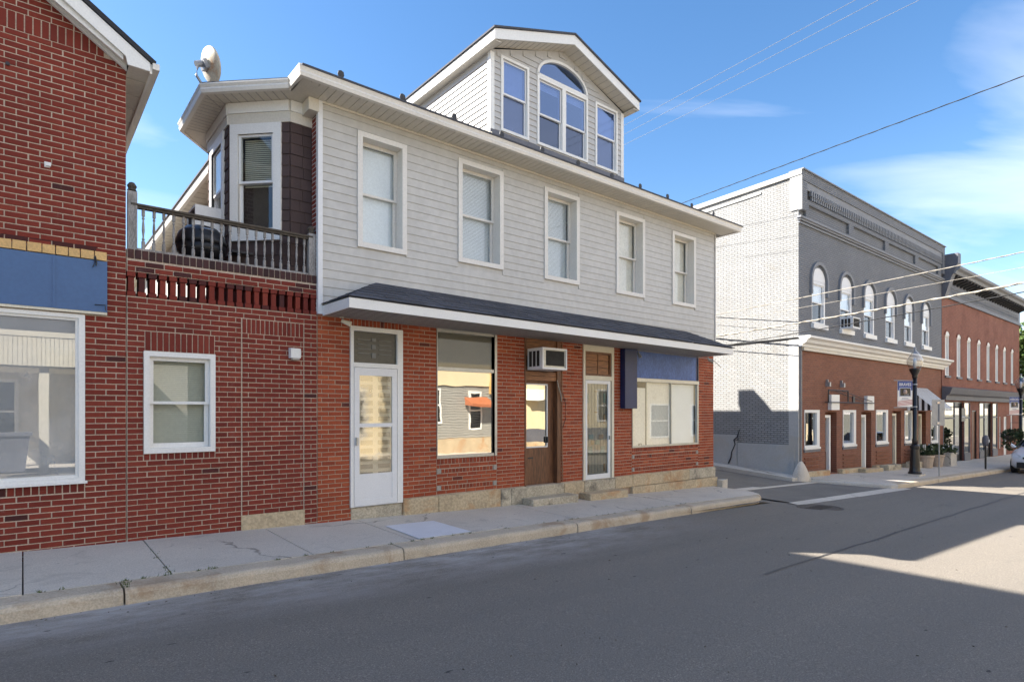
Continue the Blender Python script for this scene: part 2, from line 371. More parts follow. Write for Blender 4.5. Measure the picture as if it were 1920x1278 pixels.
# ---------------------------------------------------------------- mesh helpers
class MB:
    def __init__(s, M=None):
        s.v = []; s.f = []; s.M = M
    def p(s, pts):
        i = len(s.v)
        for q in pts: s.v.append(tuple(s.M @ Vector(q)) if s.M is not None else tuple(q))
        return i
    def hexa(s, q):
        i = s.p(q)
        for f in ((0, 3, 2, 1), (4, 5, 6, 7), (0, 1, 5, 4), (1, 2, 6, 5), (2, 3, 7, 6), (3, 0, 4, 7)): s.f.append(tuple(i + k for k in f))
        return s
    def box(s, x0, x1, y0, y1, z0, z1, j=0):
        q = [(x0, y0, z0), (x1, y0, z0), (x1, y1, z0), (x0, y1, z0), (x0, y0, z1), (x1, y0, z1), (x1, y1, z1), (x0, y1, z1)]
        if j: q = [tuple(c + random.uniform(-j, j) for c in p_) for p_ in q]
        return s.hexa(q)
    def cbox(s, x0, x1, y0, y1, z0, z1, c):
        """box with its four front (low y) edges chamfered"""
        i = s.p([(x0, y0 + c, z0), (x1, y0 + c, z0), (x1, y0 + c, z1), (x0, y0 + c, z1), (x0 + c, y0, z0 + c), (x1 - c, y0, z0 + c), (x1 - c, y0, z1 - c), (x0 + c, y0, z1 - c), (x0, y1, z0), (x1, y1, z0), (x1, y1, z1), (x0, y1, z1)])
        for f in ((4, 5, 6, 7), (0, 1, 5, 4), (1, 2, 6, 5), (2, 3, 7, 6), (3, 0, 4, 7), (0, 8, 9, 1), (1, 9, 10, 2), (2, 10, 11, 3), (3, 11, 8, 0), (8, 11, 10, 9)): s.f.append(tuple(i + k for k in f))
        return s
    def poly(s, pts):
        i = s.p(pts); s.f.append(tuple(range(i, i + len(pts)))); return s
    def prism(s, pts, d):
        n = len(pts); d = Vector(d)
        i = s.p(pts); s.p([tuple(Vector(q) + d) for q in pts])
        s.f.append(tuple(range(i, i + n))); s.f.append(tuple(reversed(range(i + n, i + 2 * n))))
        for k in range(n):
            a = (k + 1) % n
            s.f.append((i + k, i + n + k, i + n + a, i + a))
        return s
    def ring(s, x0, x1, z0, z1, w, y0, y1):
        l, r, b, t = w if isinstance(w, tuple) else (w,) * 4
        s.box(x0, x1, y0, y1, z0, z0 + b); s.box(x0, x1, y0, y1, z1 - t, z1)
        s.box(x0, x0 + l, y0, y1, z0 + b, z1 - t); s.box(x1 - r, x1, y0, y1, z0 + b, z1 - t)
        return s
    def tube(s, path, r, n=6, taper=None):
        path = [Vector(q) for q in path]
        prev = None
        for k, c in enumerate(path):
            d = (path[min(k + 1, len(path) - 1)] - path[max(k - 1, 0)]).normalized()
            a = d.cross(Vector((0, 0, 1)))
            if a.length < .05: a = d.cross(Vector((0, 1, 0)))
            a.normalize(); b = d.cross(a)
            rr = r[k] if isinstance(r, (list, tuple)) else r
            i = s.p([tuple(c + (a * math.cos(2 * math.pi * q / n) + b * math.sin(2 * math.pi * q / n)) * rr) for q in range(n)])
            if prev is not None:
                for q in range(n): s.f.append((prev + q, prev + (q + 1) % n, i + (q + 1) % n, i + q))
            else: s.f.append(tuple(reversed(range(i, i + n))))
            prev = i
        s.f.append(tuple(range(prev, prev + n)))
        return s
    def lathe(s, prof, cx=0, cy=0, n=14):
        prev = None
        for (r, z) in prof:
            i = s.p([(cx + r * math.cos(2 * math.pi * q / n), cy + r * math.sin(2 * math.pi * q / n), z) for q in range(n)])
            if prev is not None:
                for q in range(n): s.f.append((prev + q, prev + (q + 1) % n, i + (q + 1) % n, i + q))
            else: s.f.append(tuple(reversed(range(i, i + n))))
            prev = i
        s.f.append(tuple(range(prev, prev + n)))
        return s
    def fn(s, g):
        s.v = [g(q) for q in s.v]; return s
    def mesh(s, name, m, smooth=False, recalc=True):
        me = bpy.data.meshes.new(name)
        me.from_pydata(s.v, [], s.f)
        if recalc:
            bm = bmesh.new(); bm.from_mesh(me)
            bmesh.ops.recalc_face_normals(bm, faces=bm.faces)
            bm.to_mesh(me); bm.free()
        if smooth:
            me.polygons.foreach_set('use_smooth', [True] * len(me.polygons))
        me.materials.append(M_[m] if isinstance(m, str) else m)
        return me
    def obj(s, name, m, parent=None, smooth=False, kind=None, recalc=True, label=None):
        o = bpy.data.objects.new(name, s.mesh(name, m, smooth, recalc)); COL.objects.link(o)
        if parent is not None: attach(o, parent)
        if kind: o['kind'] = kind
        if label: o['label'] = label
        return o
ROOT = {}
def attach(o, parent):
    """vertices are in scene space; the part only undoes its root's own placement"""
    o.parent = parent
    l = parent.get('_at')
    if l is not None: o.location = (-l[0], -l[1], -l[2])
def tag(o, label, cat, group=None, kind=None):
    o['label'] = label; o['category'] = cat
    if group: o['group'] = group
    if kind: o['kind'] = kind
    return o
def thing(name, label, cat, loc, group=None, local=False, rz=0):
    o = bpy.data.objects.new(name, None); COL.objects.link(o)
    o.location = loc; o.rotation_euler = (0, 0, rz); o.empty_display_size = .2
    if not local: o['_at'] = tuple(loc)
    return tag(o, label, cat, group)
def copy_tree(o, parent=None):
    c = o.copy(); COL.objects.link(c)
    if parent is not None: c.parent = parent
    for ch in list(o.children): copy_tree(ch, c)
    return c
def TX(x=0, y=0, z=0): return Matrix.Translation((x, y, z))
def gz(X):
    return .33 - .0245 * X if X < 34 else .33 - .0245 * 34 - .010 * (X - 34)
def onslope(q): return (q[0], q[1], q[2] + gz(q[0]))

def wall(mb, x0, x1, z0, z1, y0, y1, holes):
    xs = sorted({x0, x1, *[h[0] for h in holes], *[h[1] for h in holes]}); xs = [x for x in xs if x0 <= x <= x1]
    zs = sorted({z0, z1, *[h[2] for h in holes], *[h[3] for h in holes]}); zs = [z for z in zs if z0 <= z <= z1]
    def solid(i, k):
        if i < 0 or k < 0 or i >= len(xs) - 1 or k >= len(zs) - 1: return False
        cx = (xs[i] + xs[i + 1]) / 2; cz = (zs[k] + zs[k + 1]) / 2
        return not any(h[0] < cx < h[1] and h[2] < cz < h[3] for h in holes)
    for i in range(len(xs) - 1):
        for k in range(len(zs) - 1):
            if not solid(i, k): continue
            a, b, c, d = xs[i], xs[i + 1], zs[k], zs[k + 1]
            mb.poly([(a, y0, c), (b, y0, c), (b, y0, d), (a, y0, d)]); mb.poly([(a, y1, c), (a, y1, d), (b, y1, d), (b, y1, c)])
            if not solid(i - 1, k): mb.poly([(a, y0, c), (a, y0, d), (a, y1, d), (a, y1, c)])
            if not solid(i + 1, k): mb.poly([(b, y0, c), (b, y1, c), (b, y1, d), (b, y0, d)])
            if not solid(i, k - 1): mb.poly([(a, y0, c), (a, y1, c), (b, y1, c), (b, y0, c)])
            if not solid(i, k + 1): mb.poly([(a, y0, d), (b, y0, d), (b, y1, d), (a, y1, d)])
    return mb

# bricks: (x0, x1, z0, z1, tone) on a wall whose face is the plane y = 0 of matrix M
BL, BH, BJ = .2080, .0677, .0118
UNIT = {}
def unit_bricks(m):
    if m in UNIT: return UNIT[m]
    out = []
    for k in range(14):
        mb = MB(); j = .03
        mb.cbox(-.5, .5, 0, .06, -.5, .5, .0001)
        v = []
        for (x, y, z) in mb.v:
            v.append((x, y, z))
        # worn arrises: pull the face in by a few millimetres, unevenly
        v2 = list(v)
        for q in range(4, 8):
            x, y, z = v2[q]
            v2[q] = (math.copysign(.5 - random.uniform(.008, .02), x), random.uniform(-.0015, .0015), math.copysign(.5 - random.uniform(.03, .07), z))
        for q in range(0, 4):
            x, y, z = v2[q]
            v2[q] = (x, .0035, z)
        mb.v = v2
        me = mb.mesh('brick', m)
        tone = k / 13.0
        a = me.attributes.new('tone', 'FLOAT', 'POINT'); a.data.foreach_set('value', [tone] * len(me.vertices))
        out.append(me)
    UNIT[m] = out
    return out
def lay(x0, x1, z0, z1, holes=(), off=0.0, black=.04):
    out = []
    r = 0; z = z0
    while z < z1 - .03:
        zc = z + BH / 2
        spans = [(x0, x1)]
        for h in holes:
            if h[2] - .01 < zc < h[3] + .01:
                ns = []
                for a, b in spans:
                    if h[1] <= a or h[0] >= b: ns.append((a, b)); continue
                    if h[0] > a: ns.append((a, h[0]))
                    if h[1] < b: ns.append((h[1], b))
                spans = ns
        for a, b in spans:
            if b - a < .03: continue
            o_ = off + (BL / 2 if r % 2 else 0)
            k = math.floor((a - o_) / BL)
            xs = [a]
            x = o_ + (k + 1) * BL
            while x < b - .035:
                if x > a + .035: xs.append(x)
                x += BL
            xs.append(b)
            for i in range(len(xs) - 1):
                t = random.uniform(0, .09) if random.random() < black else min(1, max(.16, random.gauss(.56, .145)))
                jj = random.uniform(-.002, .002)
                out.append((xs[i] + BJ / 2 + jj, xs[i + 1] - BJ / 2 + jj, z + BJ / 2, z + BH - BJ / 2 + random.uniform(-.001, .001), t))
        z += BH; r += 1
    return out
def soldiers(x0, x1, z0, z1, n, tone=None, black=0.03):
    w = (x1 - x0) / n; out = []
    for i in range(n):
        t = random.uniform(0, .09) if random.random() < black else min(1, max(.16, random.gauss(.5 if tone is None else tone, .18)))
        out.append((x0 + i * w + BJ / 2, x0 + (i + 1) * w - BJ / 2, z0 + .004, z1 - .004, t))
    return out
F_ = Vector((math.cos(R(50.7083)), math.sin(R(50.7083)), 0))
def put_bricks(parent, bricks, m, M=None, y=D, limit=300, name='brick'):
    """the bricks that show largest become parts of their own, the rest one part"""
    L = parent['_at']; M = M or TX(0, y, 0)
    def size(b):
        c = M @ Vector(((b[0] + b[1]) / 2, 0, (b[2] + b[3]) / 2)) - Vector((0, 0, 1.9))
        d = c.dot(F_); s_ = c.dot(Vector((F_.y, -F_.x, 0))) / d; t_ = c.z / d
        if not (-.858 < s_ < .858 and -.454 < t_ < .690): return -1
        return (b[1] - b[0]) * (b[3] - b[2]) / d ** 2
    if limit:
        order = sorted(range(len(bricks)), key=lambda i: -size(bricks[i]))
        single = [i for i in order[:limit] if size(bricks[i]) > 0]
        U = unit_bricks(m); ss = set(single)
        for i in single:
            b = bricks[i]
            o = bpy.data.objects.new(name, U[int(round(b[4] * 13))]); COL.objects.link(o)
            o.parent = parent
            c = M @ Vector(((b[0] + b[1]) / 2, random.uniform(-.002, .0025), (b[2] + b[3]) / 2))
            o.location = (c.x - L[0], c.y - L[1], c.z - L[2])
            o.scale = (b[1] - b[0], 1, b[3] - b[2])
            o.rotation_euler = (0, random.gauss(0, .004) if b[1] - b[0] > .1 else 0, 0)
        rest = [bricks[i] for i in range(len(bricks)) if i not in ss]
    else: rest = bricks
    if not rest: return
    mb = MB(M); tones = []
    for b in rest:
        n0 = len(mb.v)
        yj = random.uniform(-.002, .0025)
        mb.cbox(b[0], b[1], yj, .06, b[2], b[3], .0035)
        tones += [b[4]] * (len(mb.v) - n0)
    me = mb.mesh('brickwork', m, recalc=False)
    a = me.attributes.new('tone', 'FLOAT', 'POINT'); a.data.foreach_set('value', tones)
    o = bpy.data.objects.new('brickwork', me); COL.objects.link(o); attach(o, parent); o['kind'] = 'stuff'

def pane(parent, M, x0, x1, z0, z1, y, m='glass', name='pane'):
    return MB(M).box(x0, x1, y, y + .005, z0, z1).obj(name, m, parent)
def blind(parent, M, x0, x1, z0, z1, y, m='blind', slats=True):
    mb = MB(M)
    if slats:
        z = z1 - .015
        while z > z0:
            mb.hexa([(x0, y, z - .019), (x1, y, z - .019), (x1, y + .010, z + .004), (x0, y + .010, z + .004), (x0, y - .002, z - .018), (x1, y - .002, z - .018), (x1, y + .009, z + .006), (x0, y + .009, z + .006)]); z -= .025
        mb.box(x0, x1, y - .005, y + .02, z1 - .012, z1 + .015)
    else: mb.box(x0, x1, y, y + .004, z0, z1)
    return mb.obj('blind', m, parent)
def double_hung(parent, M, x0, x1, z0, z1, casing=.085, proud=.022, depth=.17, mt='white', glass='glass', bl=(1, 1, 'blind', True), label=None, sash=.045, side=None, name='window', low=None):
    """window part: casing and reveal, with sash, panes and blind as its pieces"""
    l = r = b = t = casing
    mb = MB(M).ring(x0, x1, z0, z1, (l, r, b, t), -proud, .012)
    ix0, ix1, iz0, iz1 = x0 + l, x1 - r, z0 + b, z1 - t
    mb.ring(ix0 - .02, ix1 + .02, iz0 - .02, iz1 + .02, .02, .012, depth + .05)
    w = mb.obj(name, mt, parent, label=label)
    zm = (iz0 + iz1) / 2 if low is None else iz0 + low
    def sub(o): o.parent = w; o.location = (0, 0, 0); return o
    up = MB(M).ring(ix0, ix1, zm - .02, iz1, (sash, sash, .035, sash), depth - .02, depth + .015)
    lo = MB(M).ring(ix0 + .004, ix1 - .004, iz0, zm + .015, (sash, sash, sash * 1.25, .035), depth + .017, depth + .05)
    sub(up.obj('sash', mt, w)); sub(lo.obj('sash', mt, w))
    sub(MB(M).box(ix0 + sash, ix1 - sash, depth, depth + .005, zm + .015, iz1 - sash).obj('pane', glass, w))
    sub(MB(M).box(ix0 + sash, ix1 - sash, depth + .032, depth + .037, iz0 + sash, zm - .02).obj('pane', glass, w))
    if bl:
        zt = iz1 - sash * .6; zb = iz1 - (iz1 - iz0) * bl[0]
        sub(blind(w, M, ix0 + .02, ix1 - .02, max(zb, iz0 + .03), zt, depth + .075, bl[2], bl[3]))
    return w

# ================================================================ GROUND
g = MB(); g.poly([(-600, -600, -2.4), (900, -600, -2.4), (900, 900, -2.4), (-600, 900, -2.4)])
g.obj('ground', 'ground', kind='structure')
def strip(y0, y1, z0, z1, xa=-40, xb=170, step=2.0, n=1):
    mb = MB(); x = xa
    while x < xb - .01:
        x2 = min(x + step, xb)
        for k in range(n):
            ya, yb = y0 + (y1 - y0) * k / n, y0 + (y1 - y0) * (k + 1) / n
            za, zb = (z0(ya), z0(yb)) if callable(z0) else (z0 + (z1 - z0) * k / n, z0 + (z1 - z0) * (k + 1) / n)
            mb.poly([(x, ya, gz(x) + za), (x2, ya, gz(x2) + za), (x2, yb, gz(x2) + zb), (x, yb, gz(x) + zb)])
        x = x2
    return mb
def roadz(y):                       # gutter to gutter, slightly crowned
    c = (y - 1.2) / 5.6
    return -.19 + .055 * (1 - min(1, c * c))
strip(-4.6, 7.2, roadz, 0, n=10).obj('road', 'asphalt', kind='structure', recalc=False)
def cy(X): return 6.46 + .036 * X if X < 12.4 else 6.25      # kerb line
sw = bpy.data.objects.new('sidewalk', None); COL.objects.link(sw); sw['kind'] = 'structure'; sw['_at'] = (0, 0, 0)
joints = [-9, -7.5, -6, -4.5, -3, -1.5, 0, 1.16, 2.62, 3.98, 5.60, 7.1, 8.7, 10.29]
for a, b in zip(joints[:-1], joints[1:]):
    dz = random.uniform(-.004, .004)
    MB().prism([(a + .006, cy(a) + .31, dz - .03), (b - .006, cy(b) + .31, dz - .03), (b - .006, D + .05, dz), (a + .006, D + .05, dz)], (0, 0, -.12)).fn(onslope).obj('sidewalk_slab', 'concrete', sw)
# rounded corner slab at the alley mouth
arc = [(12.55 + 1.15 * math.cos(q), 8.0 - 1.15 * math.sin(q)) for q in [R(90 - 90 * k / 8) for k in range(9)]]
MB().prism([(10.296, cy(10.3) + .31, -.03)] + [(x, max(y, cy(10.3) + .31), -.03) for x, y in arc] + [(13.7, D + .05, 0), (10.296, D + .05, 0)], (0, 0, -.12)).fn(onslope).obj('sidewalk_slab', 'concrete', sw)
strip(6.80, D + .3, -.14, -.11, -12, 13.2).obj('sidewalk_bed', 'asphalt_2', sw, recalc=False)
MB().prism([(4.08, 6.93, -.022), (4.95, 6.96, -.022), (4.93, 7.96, -.006), (4.10, 7.95, -.006)], (0, 0, .006)).fn(onslope).obj('concrete_patch', 'concrete_w', sw)
kb = bpy.data.objects.new('curb', None); COL.objects.link(kb); kb['kind'] = 'structure'; kb['_at'] = (0, 0, 0)
cjs = [-9, -6, -3, -1.6, .72, 3.66, 6.83, 10.1]
def kerb(pts, mb):
    """pts: outer line; a kerb 0.29 m wide with a worn, rounded arris"""
    n = len(pts); prev = None
    for k, (x, y) in enumerate(pts):
        x0, y0 = pts[max(k - 1, 0)]; x1, y1 = pts[min(k + 1, n - 1)]
        d = Vector((x1 - x0, y1 - y0)).normalized(); nrm = Vector((-d.y, d.x))
        zt = gz(x) - .038 + random.uniform(-.004, .004)
        def P(o, z): return (x + nrm.x * o, y + nrm.y * o, z)
        wob = random.uniform(-.008, .008)
        i = mb.p([P(-.015 + wob, gz(x) - .34), P(-.004 + wob, zt - .05), P(.012 + wob, zt - .016), P(.045, zt), P(.295, zt + .004), P(.295, gz(x) - .34)])
        if prev is not None:
            for q in range(6): mb.f.append((prev + q, i + q, i + (q + 1) % 6, prev + (q + 1) % 6))
        else: mb.f.append(tuple(range(i, i + 6)))
        prev = i
    mb.f.append(tuple(reversed(range(prev, prev + 6))))
    return mb
for a, b in zip(cjs[:-1], cjs[1:]):
    n = max(4, int((b - a) / .22))
    pts = [(a + .008 + (b - a - .016) * k / n, 0) for k in range(n + 1)]
    kerb([(x, cy(x)) for x, _ in pts], MB()).obj('curb_stone', 'curb', kb)
pc = [(10.108 + (12.35 - 10.108) * k / 10, 0) for k in range(11)]
pc = [(x, cy(x)) for x, _ in pc] + [(12.55 + 1.42 * math.cos(q), 8.31 - 1.42 * math.sin(q)) for q in [R(86 - 86 * k / 10) for k in range(11)]]
kerb(pc, MB()).obj('curb_stone', 'curb', kb)
MB().box(13.86, 14.10, 8.45, 8.70, -.1, .16, .02).fn(onslope).obj('corner_guard_block', 'concrete', kb)
# second block
s2 = bpy.data.objects.new('far_sidewalk', None); COL.objects.link(s2); s2['kind'] = 'structure'; s2['_at'] = (0, 0, 0)
jx = [19.4, 21.2, 23.0, 24.8, 26.6, 28.4, 30.2, 32, 34, 37, 40, 44, 48, 54, 62]
for a, b in zip(jx[:-1], jx[1:]):
    MB().prism([(a + .006, 6.55, -.03), (b - .006, 6.55, -.03), (b - .006, D + .3, 0), (a + .006, D + .3, 0)], (0, 0, -.12)).fn(onslope).obj('sidewalk_slab', 'concrete', s2)
MB().prism([(18.5, 8.3, 0), (19.394, 6.55, -.03), (19.394, D + .3, 0), (18.5, D + .3, 0)], (0, 0, -.12)).fn(onslope).obj('sidewalk_slab', 'concrete', s2)
strip(6.5, D + .4, -.14, -.11, 19.3, 70).obj('sidewalk_bed', 'asphalt_2', s2, recalc=False)
for a, b in zip([19.4, 23, 26.5, 30, 34, 40, 48], [23, 26.5, 30, 34, 40, 48, 62]):
    n = int((b - a) / .8)
    kerb([(a + .01 + (b - a - .02) * k / n, 6.25) for k in range(n + 1)], MB()).obj('curb_stone', 'curb', kb)
kerb([(19.39 - .9 * k / 6, 6.25 + 2.1 * (k / 6) ** 1.6) for k in range(6, -1, -1)], MB()).obj('curb_stone', 'concrete', kb)
# alley between the houses
al = MB()
def az(y): return -.125 + max(0, y - 8.6) * .075
for k in range(30):
    y0, y1 = 8.3 + k * 1.0, 8.3 + (k + 1) * 1.0
    al.poly([(13.7, y0, gz(13.7) + az(y0)), (18.6, y0, gz(18.6) + az(y0) + .04), (18.6, y1, gz(18.6) + az(y1) + .04), (13.7, y1, gz(13.7) + az(y1))])
al.obj('alley', 'asphalt_2', kind='structure', recalc=False)
ap = MB()
ap.poly([(13.5, 6.36, gz(13.5) - .165), (19.6, 6.25, gz(19.6) - .165), (18.7, 8.32, gz(18.7) - .12), (13.5, 8.32, gz(13.5) - .12)])
ap.obj('alley_apron', 'asphalt_2', kind='structure', recalc=False)
gs = bpy.data.objects.new('concrete_strip', None); COL.objects.link(gs); gs['kind'] = 'structure'; gs['_at'] = (0, 0, 0)
MB().prism([(13.35, 6.22, -.185), (16.3, 6.15, -.185), (16.3, 6.42, -.158), (13.35, 6.47, -.158)], (0, 0, .008)).fn(onslope).obj('gutter_slab', 'concrete', gs)
MB().prism([(16.32, 6.12, -.185), (19.9, 6.05, -.185), (19.7, 6.40, -.158), (16.32, 6.44, -.158)], (0, 0, .008)).fn(onslope).obj('gutter_slab', 'concrete', gs)
MB().prism([(13.9, 8.18, -.124), (18.6, 8.12, -.124), (18.6, 8.40, -.112), (13.9, 8.46, -.112)], (0, 0, .008)).fn(onslope).obj('gutter_slab', 'concrete', gs)
MB().prism([(14.1, 9.2, -.08), (15.5, 9.3, -.08), (14.9, 9.9, -.03), (14.1, 9.9, -.03)], (0, 0, .008)).fn(onslope).obj('gutter_slab', 'concrete_w', gs)
MB().prism([(17.75, 8.5, .02), (18.5, 8.3, .02), (18.5, 20, .9), (17.9, 20, .9)], (0, 0, -.4)).fn(onslope).obj('wall_apron', 'concrete', gs)
# sealed crack, manhole
ck = [(6.6 + k * .55, 3.50 + .012 * k + random.uniform(-.03, .03)) for k in range(60)]
mb = MB()
for (x0, y0), (x1, y1) in zip(ck[:-1], ck[1:]):
    w0 = .012 + .010 * abs(math.sin(x0 * 1.7)); 
    mb.poly([(x0, y0 - w0, gz(x0) + roadz(y0) + .004), (x1, y1 - w0, gz(x1) + roadz(y1) + .004), (x1, y1 + w0, gz(x1) + roadz(y1) + .004), (x0, y0 + w0, gz(x0) + roadz(y0) + .004)])
mb.obj('road_crack', 'seal', kind='structure', recalc=False)
mh = thing('manhole_cover', 'round rusty manhole cover set in the road near the alley corner', 'manhole cover', (13.25, 5.75, gz(13.2) + roadz(5.7)), local=True)
MB().lathe([(.46, -.05), (.46, .006), (.40, .008), (.40, .002), (.36, .002)], n=28).obj('frame', 'iron', mh)
MB().lathe([(.39, -.05), (.39, .007)], n=28).obj('lid', 'iron', mh)
for k in range(9): MB().box(-.34 + .075 * k, -.30 + .075 * k, -.16, .16, .0071, .012).obj('rib', 'iron', mh)
# weeds in the joints
mb = MB()
spots = [(1.16, y, .02) for y in np.arange(6.9, 8.6, .10)] + [(x, cy(x) + .30, .012) for x in np.arange(-.2, 11, .16)] + [(5.6, y, .005) for y in np.arange(6.9, 8.4, .2)] + [(10.29, 7.1, .02), (10.1, 7.05, .02), (.75, cy(.75) + .14, .02), (.75, cy(.75) + .05, .02), (.75, cy(.75) + .22, .03), (1.5, cy(1.5) + .3, .04), (1.1, cy(1.1) + .3, .03), (4.6, cy(4.6) + .3, .03), (7, cy(7) + .3, .03), (23.0, 7.2, .05), (23.5, 7.2, .05), (23.2, 7.3, .05)]
for x, y, s_ in spots:
    if random.random() < .45 and s_ < .03: continue
    for k in range(random.randint(5, 16)):
        a = random.uniform(0, 6.28); r_ = random.uniform(0, s_ + .015); h_ = random.uniform(.008, .03) * (1 + s_ * 14)
        px_, py_ = x + r_ * math.cos(a) * 1.6, y + r_ * math.sin(a) * .5
        z_ = gz(px_) - .035; dx, dy = random.uniform(-.02, .02), random.uniform(-.012, .012)
        mb.poly([(px_ - .004, py_, z_), (px_ + .004, py_ + .003, z_), (px_ + dx, py_ + dy, z_ + h_)])
mb.obj('weeds', 'weed', kind='stuff', recalc=False)

# dead leaves and grit lying on the road and along the kerb
mb = MB()
for k in range(170):
    if k < 80: x = random.uniform(.5, 12); y = random.uniform(1.2, 6.2)
    else: x = random.uniform(-.3, 12); y = cy(x) - abs(random.gauss(0, .12)) - .02
    z_ = gz(x) + roadz(y) + .004; s1 = random.uniform(.006, .020) if k < 80 else random.uniform(.005, .016); a = random.uniform(0, 3.14)
    c_, s_2 = math.cos(a) * s1, math.sin(a) * s1
    mb.poly([(x - c_, y - s_2, z_), (x + s_2 * .5, y - c_ * .5, z_ + .006), (x + c_, y + s_2, z_ + .002), (x - s_2 * .5, y + c_ * .5, z_ + .008)])
mb.obj('leaf_litter', 'bark', kind='stuff', recalc=False)

# ================================================================ LEFT BRICK HOUSE
LX = .984
L = thing('brick_house', 'dark red brick gable house with blue sign band over a big shop window', 'house', (-1.4, D, .35))
W0 = (-2.3, .568, 1.07, 3.04)
sol_z = (6.1576, 6.361)
def rake(x): return 6.60 - .69 * (x - .214)      # underside of the rake board on the wall
mb = MB()
wall(mb, -3.7, LX - .004, -.3, 5.9, D + .008, D + .26, [W0])
mb.obj('wall', 'mortar_l', L)
MB().prism([(-3.7, D + .008, 5.902), (LX - .004, D + .008, 5.902), (LX - .004, D + .008, 6.08), (-1.35, D + .008, 7.66), (-3.7, D + .008, 6.08)], (0, .25, 0)).obj('gable', 'mortar_l', L)
holes = [W0, (-2.4, .783, 3.08, 3.80), (-4, LX, sol_z[0], sol_z[1])]
br = lay(-1.7, LX, .20, 6.9, holes + [(-2.3, .568, .9447, 1.07)], off=.152, black=.012)
br = [b for b in br if not (3.80 < b[2] < 3.86 and b[1] < .80)]
br += [(b[0], b[1], b[2], b[3], .05) for b in lay(-1.7, .70, 3.805, 3.86, off=.05)]
br += soldiers(-1.7, LX, sol_z[0], sol_z[1], 36)
br += soldiers(-1.7, .568, .950, 1.066, 32, .2)
br = [b for b in br if b[3] < rake(b[1]) + .165]
put_bricks(L, br, 'brick_left')
# side wall, back part and roof
MB().box(LX - .25, LX, D + .262, 20, -.3, 6.05).obj('side_wall', 'red_brick_y', L)
MB().box(-3.7, LX - .252, 19.75, 20, -.3, 6.05).obj('back_wall', 'red_brick_y', L)
s_ = .69
for sgn in (1, -1):
    e = 1.215 if sgn == 1 else -3.915
    MB().prism([(e, 8.40, 6.135), (-1.35, 8.40, 6.135 + s_ * 2.565), (-1.35, 8.40, 6.19 + s_ * 2.565), (e + .05 * sgn, 8.40, 6.165)], (0, 11.9, 0)).obj('roof', 'roofedge', L)
# rake board, frieze and boxed eave return
MB().prism([(1.20, 8.42, 6.035), (1.20, 8.42, 6.134), (-1.35, 8.42, 6.134 + s_ * 2.55), (-1.35, 8.42, 5.965 + s_ * 2.55), (.95, 8.42, 6.13), (.97, 8.42, 6.035)], (0, .024, 0)).obj('rake_board', 'white', L)
MB().prism([(.93, 8.47, 6.10), (.93, 8.47, 6.21), (-1.35, 8.47, 6.19 + s_ * 2.2), (-1.35, 8.47, 6.06 + s_ * 2.2)], (0, .03, 0)).obj('rake_moulding', 'white', L)
MB().prism([(LX, D - .045, rake(LX) - .005), (LX, D - .045, rake(LX) + .17), (-1.35, D - .045, rake(-1.35) + .17), (-1.35, D - .045, rake(-1.35) - .005)], (0, .040, 0)).obj('rake_frieze', 'white', L)
MB().prism([(.98, 8.446, 6.14), (-1.35, 8.446, 6.14 + s_ * 2.33), (-1.35, 8.446, 6.12 + s_ * 2.33), (.98, 8.446, 6.12)], (0, .23, 0)).obj('rake_soffit', 'soffit', L)
MB().box(LX + .002, 1.20, 8.446, 20.2, 6.035, 6.05).obj('soffit', 'soffit', L)
MB().box(1.20, 1.225, 8.446, 20.2, 6.02, 6.135).obj('fascia', 'white', L)
for k in range(7):
    MB().box(LX + .004, 1.198, 8.75 + k * .45, 8.76 + k * .45, 6.031, 6.035).obj('soffit_seam', 'soffit_d', L)
MB().box(1.225, 1.30, 8.41, 20.2, 6.07, 6.145).obj('gutter', 'gutter', L)
# blue sign band, yellow tiles
for a, b in ((-2.4, -.72), (-.715, .262), (.272, .783)):
    MB().box(a, b, D - .055, D - .002, 3.085, 3.69).obj('sign_panel', 'blue_panel', L)
MB().box(.262, .290, D - .062, D - .055, 3.085, 3.69).obj('sign_batten', 'blue_panel', L)
tx = [.783, .655, .520, .408, .290, .167, .032, -.095, -.23, -.36, -.49, -.62]
for b, a in zip(tx[:-1], tx[1:]):
    MB().box(a + .006, b - .004, D - .062, D + .004, 3.70, 3.80, .002).obj('tile', 'yellow_tile', L)
MB().box(-2.4, .783, D - .05, D - .001, 3.055, 3.083).obj('sign_sill', 'cream', L)
# shop window
wf = MB(TX(0, D, 0)); wf.ring(-2.3, .568, 1.07, 3.04, (.05, .06, .055, .045), -.02, .05); wf.ring(-2.25, .508, 1.125, 2.995, (.03, .03, .03, .03), .006, .06)
wf.box(-2.32, .59, -.05, .01, 1.055, 1.085)
w = wf.obj('shop_window', 'white', L)
pp = pane(w, TX(0, D, 0), -2.22, .478, 1.155, 2.965, .03, 'glass_haze'); pp.parent = w; pp.location = (0, 0, 0)
mb = MB()
for k in range(22):
    x0 = .18 + k * .014; mb.box(x0, x0 + .011, D + .16 + .02 * (k % 2), D + .175 + .02 * (k % 2), 1.12, 2.72)
c_ = mb.obj('curtain', 'curtain', w); c_.parent = w; c_.location = (0, 0, 0)
MB().box(-3.4, LX - .3, D + 2.4, D + 2.45, -.2, 5.8).obj('inner_wall', 'curtain', L)
MB().box(-3.6, LX - .3, D + .3, D + 2.4, .6, .65).obj('shop_floor', 'interior', L)
